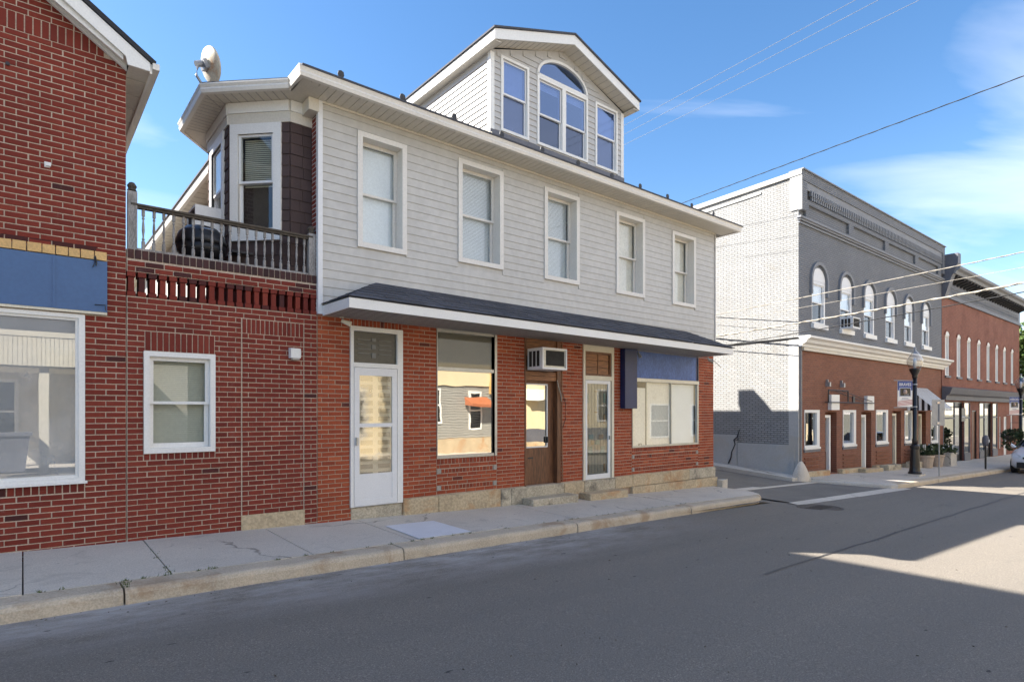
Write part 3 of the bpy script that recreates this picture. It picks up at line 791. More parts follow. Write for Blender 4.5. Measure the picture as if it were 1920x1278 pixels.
# small wall fittings
MB().box(.19, .24, D - .02, D, 4.69, 4.75).box(.205, .25, D - .05, D - .02, 4.70, 4.74).obj('wall_anchor', 'white', L)
MB().lathe([(.02, 0), (.02, .02)], 0, 0, 8).fn(lambda q: (-.13 + q[0], D - q[2], 5.75 + q[1])).obj('wall_anchor', 'darkmetal', L)
mb = MB().tube([(.655, D - .06, 3.73), (.66, D - .09, 3.66), (.64, D - .10, 3.60)], .006).tube([(.665, D - .06, 3.74), (.675, D - .10, 3.66), (.67, D - .1, 3.62)], .008).obj('sign_hook', 'darkmetal', L)
MB().tube([(.66, D - .06, 3.165), (.76, D - .10, 3.165), (.765, D - .1, 3.10)], .006).obj('sign_hook', 'darkmetal', L)

# ================================================================ CONNECTOR
C = thing('brick_annex', 'low dark red brick annex with pierced parapet between the two houses', 'building', (2.2, D, .3))
CW = (1.166, 1.985, 1.373, 2.655); CD = (2.317, 3.178, .27, 3.179)
bz = (3.325, 3.625)
mb = MB(); wall(mb, LX + .004, 3.372, -.3, 3.325, D + .010, D + .26, [CW]); mb.obj('wall', 'mortar_l', C)
MB().box(LX + .004, 3.372, D + .010, D + .21, 3.628, 3.905).obj('parapet_beam', 'mortar_l', C)
br = lay(LX + .008, 3.372, .20, 3.325, [CW, CD, (1.18, 1.98, 2.655, 2.9085), (1.166, 1.985, 1.283, 1.373)], off=.06, black=.015)
br += soldiers(1.18, 1.98, 2.66, 2.904, 12) + soldiers(1.166, 1.985, 1.287, 1.37, 12, .3)
br += lay(2.325, 3.172, .47, 2.97, off=.12, black=.0)
br += soldiers(2.325, 3.172, 2.975, 3.175, 14)
br += lay(LX + .008, 3.372, 3.63, 3.765, off=.04, black=.15)
put_bricks(C, br, 'brick_conn')
put_bricks(C, soldiers(LX + .008, 3.372, 3.785, 3.905, 31, .5, .1), 'brick_black', y=D - .004)
# pierced brick balustrade: each baluster is a brick on end between two headers
def one(x, z0, z1, w, tone, y, dpt=.10):
    mb = MB().box(x - w / 2, x + w / 2, y, y + dpt, z0, z1, .0015)
    me = mb.mesh('brick', 'brick_conn'); a = me.attributes.new('tone', 'FLOAT', 'POINT'); a.data.foreach_set('value', [tone] * len(me.vertices))
    o = bpy.data.objects.new('baluster_brick', me); COL.objects.link(o); attach(o, C)
for k in range(21):
    x = 1.035 + k * .1142; t = lambda: min(1, max(.05, random.gauss(.42, .22)))
    one(x, 3.565, 3.626, .088, t(), D - .004, .2); one(x, 3.386, 3.560, .064, t(), D + .008, .19); one(x, 3.326, 3.381, .088, t(), D - .004, .2)
MB().box(2.312, 3.183, D - .006, D + .05, -.1, .475, .004).obj('stone_sill', 'stone', C)
MB().box(2.312, 2.320, D - .001, D + .02, .48, 3.16).obj('pointed_joint', 'mortar_l', C)
MB().box(3.173, 3.180, D - .001, D + .02, .48, 3.16).obj('pointed_joint', 'mortar_l', C)
double_hung(C, TX(0, D, 0), 1.166, 1.985, 1.373, 2.655, .062, .022, .06, 'white', 'glass', (1, 1, 'blind_t', True), sash=.05)
MB().box(1.0, 3.36, D + .5, D + .52, .3, 3.2).obj('inner_wall', 'interior', C)
MB().box(LX + .004, 3.37, D + .262, 15.0, 3.08, 3.20).obj('balcony_floor', 'soffit_d', C)
MB().box(2.955, 3.095, D - .10, D + .005, 2.665, 2.80).prism([(2.955, D - .10, 2.80), (2.955, D + .005, 2.80), (2.955, D + .005, 2.815)], (.14, 0, 0)).obj('vent_hood', 'white', C)
MB().box(2.98, 3.08, D - .09, D - .02, 2.64, 2.664).obj('vent_flap', 'soffit_d', C)
MB().box(LX + .01, 3.37, 14.9, 15.1, 3.2, 3.9).obj('back_parapet', 'white_flat', C)

# wooden railing on the annex
RL = thing('balcony_railing', 'weathered wooden railing with turned balusters on the brick annex parapet', 'railing', (2.2, D + .06, 3.91))
yR = D + .06
MB().box(LX + .12, 3.25, yR - .045, yR + .045, 3.905, 3.93).obj('bottom_rail', 'wood_rail', RL)
MB().box(LX + .05, 3.31, yR - .04, yR + .04, 4.43, 4.455, .002).box(LX + .05, 3.31, yR - .055, yR + .055, 4.455, 4.48, .003).obj('handrail', 'rail_top', RL)
prof = [(.021, 0), (.021, .095), (.010, .11), (.019, .125), (.009, .145), (.012, .19), (.017, .24), (.013, .32), (.009, .365), (.018, .385), (.009, .405), (.019, .415), (.019, .50)]
bm_ = MB().lathe(prof, n=8).mesh('baluster', 'wood_rail')
for k in range(19):
    o = bpy.data.objects.new('baluster', bm_); COL.objects.link(o); o.parent = RL
    o.location = (1.17 + k * (3.20 - 1.17) / 18 - 2.2, 0, 3.93 - 3.91); o.rotation_euler = (0, random.gauss(0, .01), random.random())
for x, tl in ((LX + .065, 4.62), (3.305, 4.52)):
    MB().box(x - .05, x + .05, yR - .05, yR + .05, 3.90, tl, .003).obj('post', 'wood_rail', RL)
    MB().lathe([(.03, tl), (.055, tl + .02), (.04, tl + .04), (.055, tl + .075), (.03, tl + .115), (.005, tl + .125)], x, yR, 10).obj('finial', 'rail_top', RL)

# barbecue under the bay
GR = thing('barbecue', 'black domed barbecue standing on the balcony behind the railing', 'barbecue', (1.98, 9.45, 3.2))
MB().lathe([(.05, 4.00), (.22, 4.04), (.315, 4.16), (.33, 4.26)], 1.98, 9.45, 20).obj('bowl', 'grill', GR, True)
MB().lathe([(.335, 4.262), (.33, 4.32), (.29, 4.43), (.21, 4.51), (.10, 4.545), (.01, 4.55)], 1.98, 9.45, 20).obj('lid', 'grill', GR, True)
MB().tube([(1.90, 9.16, 4.42), (1.90, 9.10, 4.43), (2.06, 9.10, 4.43), (2.06, 9.16, 4.42)], .012).obj('handle', 'chrome', GR)
MB().box(2.36, 2.66, 9.30, 9.62, 4.22, 4.25).obj('side_shelf', 'darkmetal', GR)
for a in (0.6, 2.7, 4.6): MB().tube([(1.98 + .15 * math.cos(a), 9.45 + .15 * math.sin(a), 4.06), (1.98 + .33 * math.cos(a), 9.45 + .33 * math.sin(a), 3.2)], .015).obj('leg', 'darkmetal', GR)

# ================================================================ MAIN HOUSE
X0, X1 = 3.375, 13.844
H = thing('clapboard_house', 'two storey house with grey siding over a red brick shopfront and a gabled dormer', 'house', (8.6, D, .2))
TM = TX(0, D, 0)
D1 = (3.886, 4.785, .40, 3.215); W1 = (5.447, 6.739, 1.095, 3.32); D2 = (7.415, 8.36, .47, 3.32)
D3 = (9.002, 9.95, .46, 3.32); W2 = (10.577, 13.15, 1.08, 3.32)
G = [D1, W1, D2, D3, W2]
mb = MB(); wall(mb, X0 + .003, X1, -.9, 3.40, D + .008, D + .30, G); mb.obj('brick_wall', 'mortar_m', H)
br = lay(X0, X1, .14, 3.40, [D1, (W1[0], W1[1], .44, 3.4), D2, D3, (W2[0], W2[1], .40, 3.4), (D1[0], D1[1], 3.2, 3.36), (D1[1] - .01, X1, 0, .478)], off=.115, black=.006)
br += soldiers(D1[0], D1[1], 3.222, 3.33, 14)
for a, b in ((W1[0], W1[1]), (W2[0], W2[1])):
    n = int((b - a) / .073)
    br += soldiers(a, b, .995, 1.09, n, .25) + soldiers(a + .09, b - .09, .84, .915, int(n * .9), .3) + lay(a + .0, b, .925, .985, off=.1) + lay(a, b, .635, .84, off=.05) + soldiers(a + .09, b - .09, .555, .63, int(n * .9), .3) + lay(a, b, .485, .55, off=.02)
put_bricks(H, br, 'brick_main')
for a, b in ((W1[0], W1[1]), (W2[0], W2[1])):
    for x in (a + .005, b - .085):
        for z in (.838, .552): MB().box(x, x + .078, D - .008, D + .03, z, z + .082, .003).obj('corner_block', 'block', H)
# upper front wall
SW = [(3.985, 4.837, 4.438, 6.226), (5.850, 6.844, 4.500, 6.300), (7.872, 8.838, 4.487, 6.282), (9.982, 10.958, 4.474, 6.257), (11.996, 12.955, 4.464, 6.215)]
SY = D - .05
mb = MB(); wall(mb, X0 + .003, X1, 3.402, 6.62, D - .03, D + .22, [(a + .06, b - .06, c + .06, d - .06) for a, b, c, d in SW]); mb.obj('upper_wall', 'siding', H)
# clapboards, one object per length of board
BHt = .131
r = 0; z = 3.36
while z < 6.50:
    segs = [(X0 + .06, X1 - .03)]
    for (a, b, c, d) in SW:
        if z + BHt > c + .01 and z < d - .01:
            ns = []
            for p_, q_ in segs:
                if b <= p_ or a >= q_: ns.append((p_, q_)); continue
                ns += [(p_, a + .004), (b - .004, q_)]
            segs = ns
    zt = min(z + BHt, 6.50)
    for p_, q_ in segs:
        if q_ - p_ < .02: continue
        MB().prism([(p_, D - .031, z), (p_, D - .047, z + .001), (p_, D - .046, z + .010), (p_, D - .036, zt), (p_, D - .031, zt)], (q_ - p_, 0, 0)).obj('siding_board', 'siding', H)
    z += BHt
MB().box(X0 - .012, X0 + .058, D - .062, D + .012, 3.34, 6.5).obj('corner_trim', 'white_v', H)
MB().box(X1 - .028, X1 + .012, D - .062, D + .012, 3.34, 6.5).obj('corner_trim', 'siding', H)
MB().box(X0 + .06, X1 - .03, D - .064, D - .031, 6.455, 6.50).obj('frieze_strip', 'soffit', H)
bl_ = [(1, 1, 'blind', False), (1, 1, 'blind', True), (1, 1, 'blind', True), (1, 1, 'paper', False), (1, 1, 'paper', False)]
for (a, b, c, d), k in zip(SW, range(5)):
    double_hung(H, TX(0, SY, 0), a, b, c, d, .082, .020, .19, 'gutter', 'glass', bl_[k], sash=.05)
# left, right and back walls
mb = MB(); wall(mb, 8.71, 18.6, -.5, 6.48, -X0 - .25, -X0 - .008, [(9.2, 11.2, 3.9, 6.2)])
mb.v = [(-y, x, z) for x, y, z in mb.v]; mb.obj('side_wall', 'mortar_m', H)
sb = lay(8.682, 8.98, 3.24, 6.48, off=.02)
put_bricks(H, sb, 'brick_conn', M=Matrix(((0, 1, 0, X0), (1, 0, 0, 0), (0, 0, 1, 0), (0, 0, 0, 1))), limit=0)
MB().box(X1 - .25, X1, D + .302, 18.6, -.9, 3.40).obj('side_wall', 'red_brick_y', H)
MB().box(X1 - .25, X1, D + .222, 18.6, 3.402, 6.48).obj('side_wall', 'siding', H)
MB().box(X0 + .252, X1 - .252, 18.35, 18.6, -.5, 6.48).obj('back_wall', 'siding', H)
MB().box(X0 + .26, X1 - .26, D + .31, 18.3, 3.38, 3.46).obj('floor', 'interior', H)
MB().box(X0 + .26, X1 - .26, D + 1.6, D + 1.65, .1, 6.4).obj('inner_wall', 'interior', H)
# sandstone base
for a, b, zt, m in ((3.892, 4.785, .415, 'stone_g'), (4.79, 5.455, .472, 'stone'), (5.46, 6.80, .474, 'stone'), (6.805, 7.05, .470, 'stone_g'), (7.055, 8.42, .468, 'stone_g'), (8.425, 9.0, .46, 'stone'), (9.005, 9.96, .455, 'stone_g'), (9.965, 10.55, .47, 'stone'), (10.555, 11.95, .478, 'stone'), (11.955, 12.72, .476, 'stone'), (12.725, 13.86, .474, 'stone_g')):
    o = 0 if a < 3.9 else .045
    MB().cbox(a, b, D - o - .004, D + .25, -.5 if b < 10 else .22, zt, .012).obj('foundation_stone', m, H)
for a, b in ((10.5, 11.3), (11.305, 12.9), (12.905, 13.9)):
    MB().cbox(a, b, D - .085, D + .2, -.5, .215, .012).obj('foundation_stone', 'stone', H)
MB().box(10.57, 13.86, D + .02, D + .2, -.4, .46).obj('foundation_core', 'stone_g', H)
MB().cbox(7.30, 8.50, D - .37, D - .05, -.1, .265, .015).obj('step', 'stone_g', H)
MB().cbox(8.85, 10.02, D - .36, D - .05, -.1, .235, .015).obj('step', 'stone', H)

# door one: white storm door with transom
dr = MB(TM); dr.ring(D1[0], D1[1], .425, D1[3], (.05, .10, .01, .07), -.03, .05); dr.box(D1[0] + .05, D1[1] - .10, -.034, .03, 2.585, 2.655)
door = dr.obj('door_frame', 'white', H)
def sub(o, par):
    o.parent = par; o.location = (0, 0, 0); return o
sub(MB(TM).box(D1[0] + .055, D1[1] - .105, .02, .03, 2.66, 3.14).obj('transom_glass', 'leadglass_d', door), door)
mb = MB(TM)
for k in range(4):
    for sx in (0, 1):
        xa = D1[0] + .13 + sx * .36; mb.box(xa, xa + .22, .008, .02, 2.80 + k * .07, 2.812 + k * .07)
mb.box(D1[0] + .37, D1[0] + .44, .008, .02, 2.74, 2.82).box(D1[0] + .37, D1[0] + .44, .008, .02, 2.88, 2.95).box(D1[0] + .37, D1[0] + .44, .008, .02, 3.0, 3.05)
sub(mb.obj('lead_came', 'lead', door), door)
sx0, sx1 = D1[0] + .058, D1[1] - .108
st = MB(TM); st.ring(sx0, sx1, .43, 2.58, (.085, .085, .10, .12), -.030, .0); st.box(sx0 + .085, sx1 - .085, -.026, -.004, 1.655, 1.715); st.box(sx0 + .085, sx1 - .085, -.026, -.004, .86, .93)
std = st.obj('storm_door', 'white_v', H)
sub(MB(TM).box(sx0 + .085, sx1 - .085, -.020, -.006, .53, .86).obj('kick_panel', 'white_v', std), std)
sub(pane(std, TM, sx0 + .085, sx1 - .085, 1.715, 2.46, -.014, 'glass_wavy'), std)
sub(pane(std, TM, sx0 + .085, sx1 - .085, .93, 1.655, -.014, 'glass_wavy'), std)
sub(MB(TM).box(sx0 + .02, sx0 + .05, -.07, -.03, 1.38, 1.50).obj('handle', 'alu', std), std)
il = MB(TM); il.box(sx0, sx1, .05, .09, .43, 2.58)
idr = il.obj('inner_door', 'cream', H)
mb = MB(TM)
for k in range(14):
    z = .75 + k * .125
    for a, b in ((.14, .34), (.44, .64)): mb.box(sx0 + a, sx0 + b, .036, .05, z, z + .07)
sub(mb.obj('lead_block', 'leadglass', idr), idr)
sub(MB(TM).box(sx0 + .12, sx1 - .12, .040, .05, .56, .70).obj('wood_panel', 'wood_h', idr), idr)
def text(body, size, loc, m, parent=None, rot=(R(90), 0, 0), name='lettering', ext=.002, align='CENTER', bold=False):
    cu = bpy.data.curves.new(name, 'FONT'); cu.body = body; cu.size = size; cu.extrude = ext; cu.align_x = align; cu.resolution_u = 3
    if bold: cu.offset = size * .02
    o = bpy.data.objects.new(name, cu); 
    me = bpy.data.meshes.new_from_object(o); bpy.data.objects.remove(o)
    me.materials.clear(); me.materials.append(M_[m]); me.transform(Matrix.Translation(loc) @ Matrix.Rotation(rot[2], 4, 'Z') @ Matrix.Rotation(rot[0], 4, 'X'))
    o = bpy.data.objects.new(name, me); COL.objects.link(o)
    if parent is not None: attach(o, parent)
    return o
sub(text('8', .13, (sx0 + .30, D + .036, 2.20), 'darkmetal', idr, name='house_number'), idr)

# shop window one
wf = MB(TM); wf.ring(W1[0], W1[1], W1[2], W1[3], (.012, .075, .05, .06), -.012, .06); wf.box(W1[0] + .012, W1[1] - .075, -.012, .05, 2.60, 2.66)
wf.box(W1[1] - .075, W1[1] - .055, -.012, .30, W1[2], W1[3])
w = wf.obj('shop_window', 'alu', H)
sub(pane(w, TM, W1[0] + .012, W1[1] - .075, 1.145, 2.60, .03, 'glass_film'), w)
sub(pane(w, TM, W1[0] + .012, W1[1] - .075, 2.66, 3.26, .03, 'glass'), w)
sub(MB(TM).box(W1[0] + .012, W1[1] - .05, .055, .065, 2.62, 3.30).obj('shade', 'shade_b', w), w)
sub(MB(TM).box(W1[0], W1[1], .5, .52, 1.0, 2.7).obj('back_board', 'interior', w), w)

# door two: recessed wooden door with mirror film, air conditioner above
ins = MB(TM)
ins.box(D2[0] - .0, D2[0] + .03, -.01, .40, .47, 3.30); ins.box(D2[1] - .10, D2[1], -.012, .45, .47, 3.30)
for k in range(3): ins.box(D2[0] + .03, D2[1] - .10, .10, .14, 2.50 + .095 * k, 2.588 + .095 * k)
jb = ins.obj('door_jamb', 'wood', H)
for k in range(4): sub(MB(TM).box(D2[0] + .03, D2[1] - .10, .02, .09, 2.98 + k * .085, 3.06 + k * .085, .002).obj('plank', 'wood_h', jb), jb)
for k in range(2): sub(MB(TM).box(D2[0] + .03, D2[1] - .10, .02, .09, 2.505 + k * .085, 2.585 + k * .085, .002).obj('plank', 'wood_h', jb), jb)
dd = MB(TM); dd.ring(D2[0] + .03, D2[1] - .22, .475, 2.50, (.035, .055, .72, .06), .10, .15)
dd2 = dd.obj('wooden_door', 'wood', H)
sub(MB(TM).ring(D2[0] + .063, D2[1] - .272, 1.193, 2.443, .022, .088, .105).obj('glazing_bead', 'white_v', dd2), dd2)
sub(pane(dd2, TM, D2[0] + .07, D2[1] - .28, 1.20, 2.44, .115, 'glass_mirror'), dd2)
sub(MB(TM).box(D2[1] - .30, D2[1] - .285, .05, .10, 1.28, 1.40).obj('handle', 'darkmetal', dd2), dd2)
sub(MB(TM).box(D2[0] + .16, D2[0] + .30, .097, .10, .98, 1.01).obj('mail_slot', 'darkmetal', dd2), dd2)
MB(TM).box(D2[1] - .22, D2[1] - .10, .10, .44, .475, 2.50).obj('door_return', 'wood', H)
MB().tube([(D2[1] + .02, D - .02, 3.28), (D2[1] + .02, D - .02, 1.2), (D2[1] + .03, D - .025, .50)], .012).obj('conduit', 'wood_h', H)
MB().tube([(D2[1] - .11, D - .02, 2.52), (D2[1] - .10, D - .04, 2.40), (D2[1] - .03, D - .04, 2.25), (D2[1] + .0, D - .03, 2.1)], .010).obj('cable', 'cable_g', H)
MB().tube([(D2[1] + .03, D - .02, 2.3), (D2[1] + .12, D - .02, 2.05), (D2[1] + .12, D - .02, 1.75), (D2[1] + .03, D - .02, 1.55)], .006).obj('cable', 'rubber', H)

def aircon(M, loc, w, h, dpt, label, grp):
    a = thing('air_conditioner', label, 'air conditioner', loc, grp)
    b = MB(M); b.box(0, w, dpt * .12, dpt, 0, h); b.ring(0, w, 0, h, (.03, .03, .035, .03), 0, dpt * .12)
    b.obj('casing', 'white_v', a)
    MB(M).box(.03, w - .03, .02, .06, .035, h - .03).obj('coil_grille', 'alu', a)
    MB(M).box(.03 + .12 * w, w - .10 * w, .012, .02, .07, h - .05).obj('grille_dark', 'interior', a)
    v = MB(M)
    for k in range(3): v.box(-.004, .006, dpt * (.2 + .25 * k), dpt * (.38 + .25 * k), h * .14, h * .86)
    v.obj('side_vent', 'interior', a)
    return a
aircon(TX(7.50, D - .41, 2.695), (7.5, D - .41, 2.695), .64, .405, .43, 'old white air conditioner sticking out over the brown recessed door', 'window air conditioners')

# door three: white storm door with leaded glass
fr = MB(TM); fr.ring(D3[0], D3[1], .465, 3.32, (.055, .07, .005, .16), -.02, .06); fr.box(D3[0] + .055, D3[1] - .07, -.024, .05, 2.56, 2.65)
fr = fr.obj('door_frame', 'cream', H)
sub(MB(TM).ring(D3[0] + .056, D3[1] - .071, 2.65, 3.16, .045, .0, .05).box(D3[0] + .45, D3[0] + .47, .0, .04, 2.695, 3.115).obj('transom_sash', 'wood', fr), fr)
for i in range(2):
    for k in range(3):
        xa = D3[0] + .103 + i * .37; sub(MB(TM).box(xa, xa + .345 - .02 * i, .012, .04, 2.70 + k * .14, 2.83 + k * .14).obj('louvre_panel', 'wood_h', fr), fr)
q0, q1 = D3[0] + .06, D3[1] - .13
st = MB(TM).ring(q0, q1, .475, 2.555, (.05, .06, .10, .07), -.02, .015).obj('storm_door', 'white_v', H)
MB(TM).box(q1, D3[1] - .07, .0, .05, .475, 2.555).obj('door_post', 'alu', H)
lg = MB(TM).box(q0 + .05, q1 - .06, .03, .04, .57, 2.49).obj('leaded_glass', 'leadglass', H)
mb = MB(TM); a, b = q0 + .05, q1 - .06; wd = b - a
for k in range(1, 7): mb.box(a + wd * k / 7 - .003, a + wd * k / 7 + .003, .024, .03, .57, 2.49)
for z in (.80, 1.0, 1.18, 1.30, 1.42, 1.62, 1.86, 2.02, 2.30): mb.box(a, b, .022, .028, z - .003, z + .003)
for s1, s2, z1, z2 in ((.5, .1, 1.62, 1.42), (.5, .9, 1.62, 1.42), (.5, .1, 1.0, 1.18), (.5, .9, 1.0, 1.18)):
    mb.tube([(a + wd * s1, .024, z1), (a + wd * s2, .024, z2)], .004, 4)
sub(mb.obj('lead_came', 'lead', lg), lg)
mb = MB(TM); mb2 = MB(TM)
for x, z, w_, h_, t in ((.06, 2.08, .07, .2, 0), (.85, 2.08, .07, .2, 0), (.06, 1.64, .07, .2, 1), (.85, 1.64, .07, .2, 1), (.14, 1.32, .22, .09, 0), (.62, 1.32, .22, .09, 1), (.25, 1.20, .12, .09, 1), (.45, 1.20, .2, .09, 0), (.1, 1.02, .2, .14, 0), (.7, 1.02, .2, .14, 0), (.06, .62, .08, .16, 1), (.85, .62, .08, .16, 1), (.42, 2.31, .16, .03, 1), (.42, 1.87, .16, .03, 1)):
    (mb if t == 0 else mb2).box(a + x * wd, a + (x + w_) * wd, .020, .03, z, z + h_)
sub(mb.obj('teal_lights', 'stain_teal', lg), lg); sub(mb2.obj('amber_lights', 'stain_amber', lg), lg)
sub(pane(st, TM, q0 + .05, q1 - .06, .575, 2.485, -.005, 'glass'), st)
sub(MB(TM).box(q1 - .04, q1 - .02, -.06, -.02, 1.30, 1.38).obj('handle', 'alu', st), st)
# navy sign board and shop window two
MB(TM).box(10.165, 10.572, -.15, -.012, 1.965, 3.27, .002).obj('sign_board', 'navy', H)
wf = MB(TM); wf.ring(W2[0] + .002, W2[1], W2[2], 2.575, (.02, .05, .045, .002), -.012, .06); wf.box(W2[0] + .002, W2[1], -.03, .06, 2.577, 2.655)
wf.box(12.02, 12.045, -.006, .05, 1.125, 2.573); wf.box(11.15, 11.165, .045, .06, 1.125, 2.573)
wf.box(W2[1] + .0, W2[1] + .004, -.012, .3, W2[2], 3.3)
w = wf.obj('shop_window', 'alu', H)
sub(pane(w, TM, W2[0] + .02, 12.02, 1.125, 2.573, .02, 'glass'), w); sub(pane(w, TM, 12.045, W2[1] - .05, 1.125, 2.573, .02, 'glass'), w)
sub(MB(TM).box(W2[0] + .13, 11.145, .075, .08, 1.12, 2.44).obj('window_paper', 'paper', w), w)
sub(MB(TM).box(11.17, 12.03, .075, .08, 1.12, 2.575).obj('window_paper', 'paper', w), w)
sub(MB(TM).box(12.06, W2[1] - .06, .09, .095, 1.12, 2.56).obj('window_paper', 'blind', w), w)
sub(MB(TM).box(W2[0] + .01, W2[0] + .12, .10, .11, 1.12, 1.62).obj('window_card', 'yellow_tile', w), w)
sub(text('SO\'', .10, (10.95, D + .073, 1.10), 'darkmetal', w, name='window_lettering'), w)
MB(TM).box(W2[0] + .002, W2[1] - .10, .0, .05, 2.66, 3.28, .002).obj('blue_board', 'blue_wood', H)
MB(TM).box(W2[1] - .098, W2[1] - .002, .01, .05, 2.66, 3.28).obj('blue_trim', 'navy', H)

# pent roof (awning) over the shopfront
aY = 7.68
def fz(x): return 3.452 - .0062 * (x - 3.43)
pr = MB(); e = .03
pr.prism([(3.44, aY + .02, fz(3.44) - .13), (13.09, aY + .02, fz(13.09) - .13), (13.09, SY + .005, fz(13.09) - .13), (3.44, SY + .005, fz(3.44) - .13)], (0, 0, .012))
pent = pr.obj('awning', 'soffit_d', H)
o = MB()
o.hexa([(3.43, aY, fz(3.43) - .138), (13.10, aY, fz(13.1) - .138), (13.10, aY + .022, fz(13.1) - .138), (3.43, aY + .022, fz(3.43) - .138), (3.43, aY, fz(3.43)), (13.10, aY, fz(13.1)), (13.10, aY + .022, fz(13.1)), (3.43, aY + .022, fz(3.43))])
sub(o.obj('fascia', 'white', pent), pent)
for xx in (3.43, 13.078):
    sub(MB().prism([(xx, aY + .023, fz(xx) - .138), (xx, SY - .012, fz(xx) - .138), (xx, SY - .012, fz(xx) + .01), (xx, aY + .023, fz(xx))], (.022, 0, 0)).obj('fascia', 'white', pent), pent)
for k in range(8):
    yk = aY + .09 + k * .105
    sub(MB().hexa([(3.46, yk, fz(3.46) - .134), (13.07, yk, fz(13.07) - .134), (13.07, yk + .006, fz(13.07) - .134), (3.46, yk + .006, fz(3.46) - .134), (3.46, yk, fz(3.46) - .1301), (13.07, yk, fz(13.07) - .1301), (13.07, yk + .006, fz(13.07) - .1301), (3.46, yk + .006, fz(3.46) - .1301)]).obj('soffit_seam', 'interior', pent), pent)
A = Vector((4.296, SY - .004, 3.915)); B = Vector((12.488, SY - .004, 3.852))
P0 = Vector((3.415, aY - .02, fz(3.4) + .012)); P1 = Vector((13.115, aY - .02, fz(13.1) + .012)); Q0 = Vector((3.415, SY - .004, fz(3.4) + .03)); Q1 = Vector((13.115, SY - .004, fz(13.1) + .03))
dk = MB(); dk.poly([P0, P1, B, A]); dk.poly([Q0, P0, A]); dk.poly([P1, Q1, B])
sub(dk.obj('roof_deck', 'roofedge', pent, recalc=False), pent)
rows = 7
for r_ in range(rows):
    t0 = r_ / rows; t1 = min(1, (r_ + 1.25) / rows)
    a0 = P0.lerp(A, t0); b0 = P1.lerp(B, t0); a1 = P0.lerp(A, t1); b1 = P1.lerp(B, t1)
    n_ = int((b0.x - a0.x) / .31); x = a0.x
    xs = [a0.x] + sorted(a0.x + (k + .5 * (r_ % 2) + random.uniform(-.06, .06)) * (b0.x - a0.x) / n_ for k in range(1, n_)) + [b0.x]
    for p_, q_ in zip(xs[:-1], xs[1:]):
        u0 = (p_ + .003 - a0.x) / (b0.x - a0.x); u1 = (q_ - .003 - a0.x) / (b0.x - a0.x)
        up = Vector((0, -.4, .9)).normalized(); th = random.uniform(.009, .020)
        c0 = a0.lerp(b0, u0); c1 = a0.lerp(b0, u1)
        d0 = Vector((max(c0.x, a1.x), 0, 0)); lo_, hi_ = max(c0.x, a1.x), min(c1.x, b1.x)
        if hi_ - lo_ < .02: lo_, hi_ = sorted((min(max(c0.x, a1.x), b1.x), min(max(c1.x, a1.x), b1.x))); hi_ = max(hi_, lo_ + .01)
        e0 = a1.lerp(b1, (lo_ - a1.x) / (b1.x - a1.x)); e1 = a1.lerp(b1, (hi_ - a1.x) / (b1.x - a1.x))
        k0 = .004
        sub(MB().hexa([c0 + up * k0, c1 + up * k0, e1 + up * k0, e0 + up * k0, c0 + up * (k0 + th), c1 + up * (k0 + th), e1 + up * (k0 + .002), e0 + up * (k0 + .002)]).obj('shingle', 'shingle', pent), pent)
for (S0, S1, T) in ((Q0, P0, A), (P1, Q1, B)):
    nrm = (S1 - S0).cross(T - S0).normalized()
    if nrm.z < 0: nrm = -nrm
    for r_ in range(rows):
        t0 = r_ / rows; t1 = min(.995, (r_ + 1.2) / rows)
        n_ = max(1, int(3 * (1 - t0) + .6))
        for k in range(n_):
            ua, ub = k / n_ + .004, (k + 1) / n_ - .004
            a0, a1 = S0.lerp(T, t0), S0.lerp(T, t1); b0, b1 = S1.lerp(T, t0), S1.lerp(T, t1)
            c0, c1, e1, e0 = a0.lerp(b0, ua), a0.lerp(b0, ub), a1.lerp(b1, ub), a1.lerp(b1, ua)
            sub(MB().hexa([c0 + nrm * .004, c1 + nrm * .004, e1 + nrm * .004, e0 + nrm * .004, c0 + nrm * .014, c1 + nrm * .014, e1 + nrm * .006, e0 + nrm * .006]).obj('shingle', 'shingle', pent), pent)
for (S0, T) in ((P0, A), (P1, B)):
    for k in range(5):
        c0 = S0.lerp(T, k / 5); c1 = S0.lerp(T, (k + 1.1) / 5)
        w_ = Vector((.08, .05, 0)) if S0 is P0 else Vector((.08, -.05, 0))
        upv = Vector((0, -.2, .02))
        sub(MB().hexa([c0 - w_ + Vector((0, 0, .0)), c0 + w_ + Vector((0, 0, .0)), c1 + w_, c1 - w_, c0 - w_ + Vector((0, 0, .022)), c0 + w_ + Vector((0, 0, .022)), c1 + w_ + Vector((0, 0, .014)), c1 - w_ + Vector((0, 0, .014))]).obj('hip_shingle', 'shingle', pent), pent) if False else None

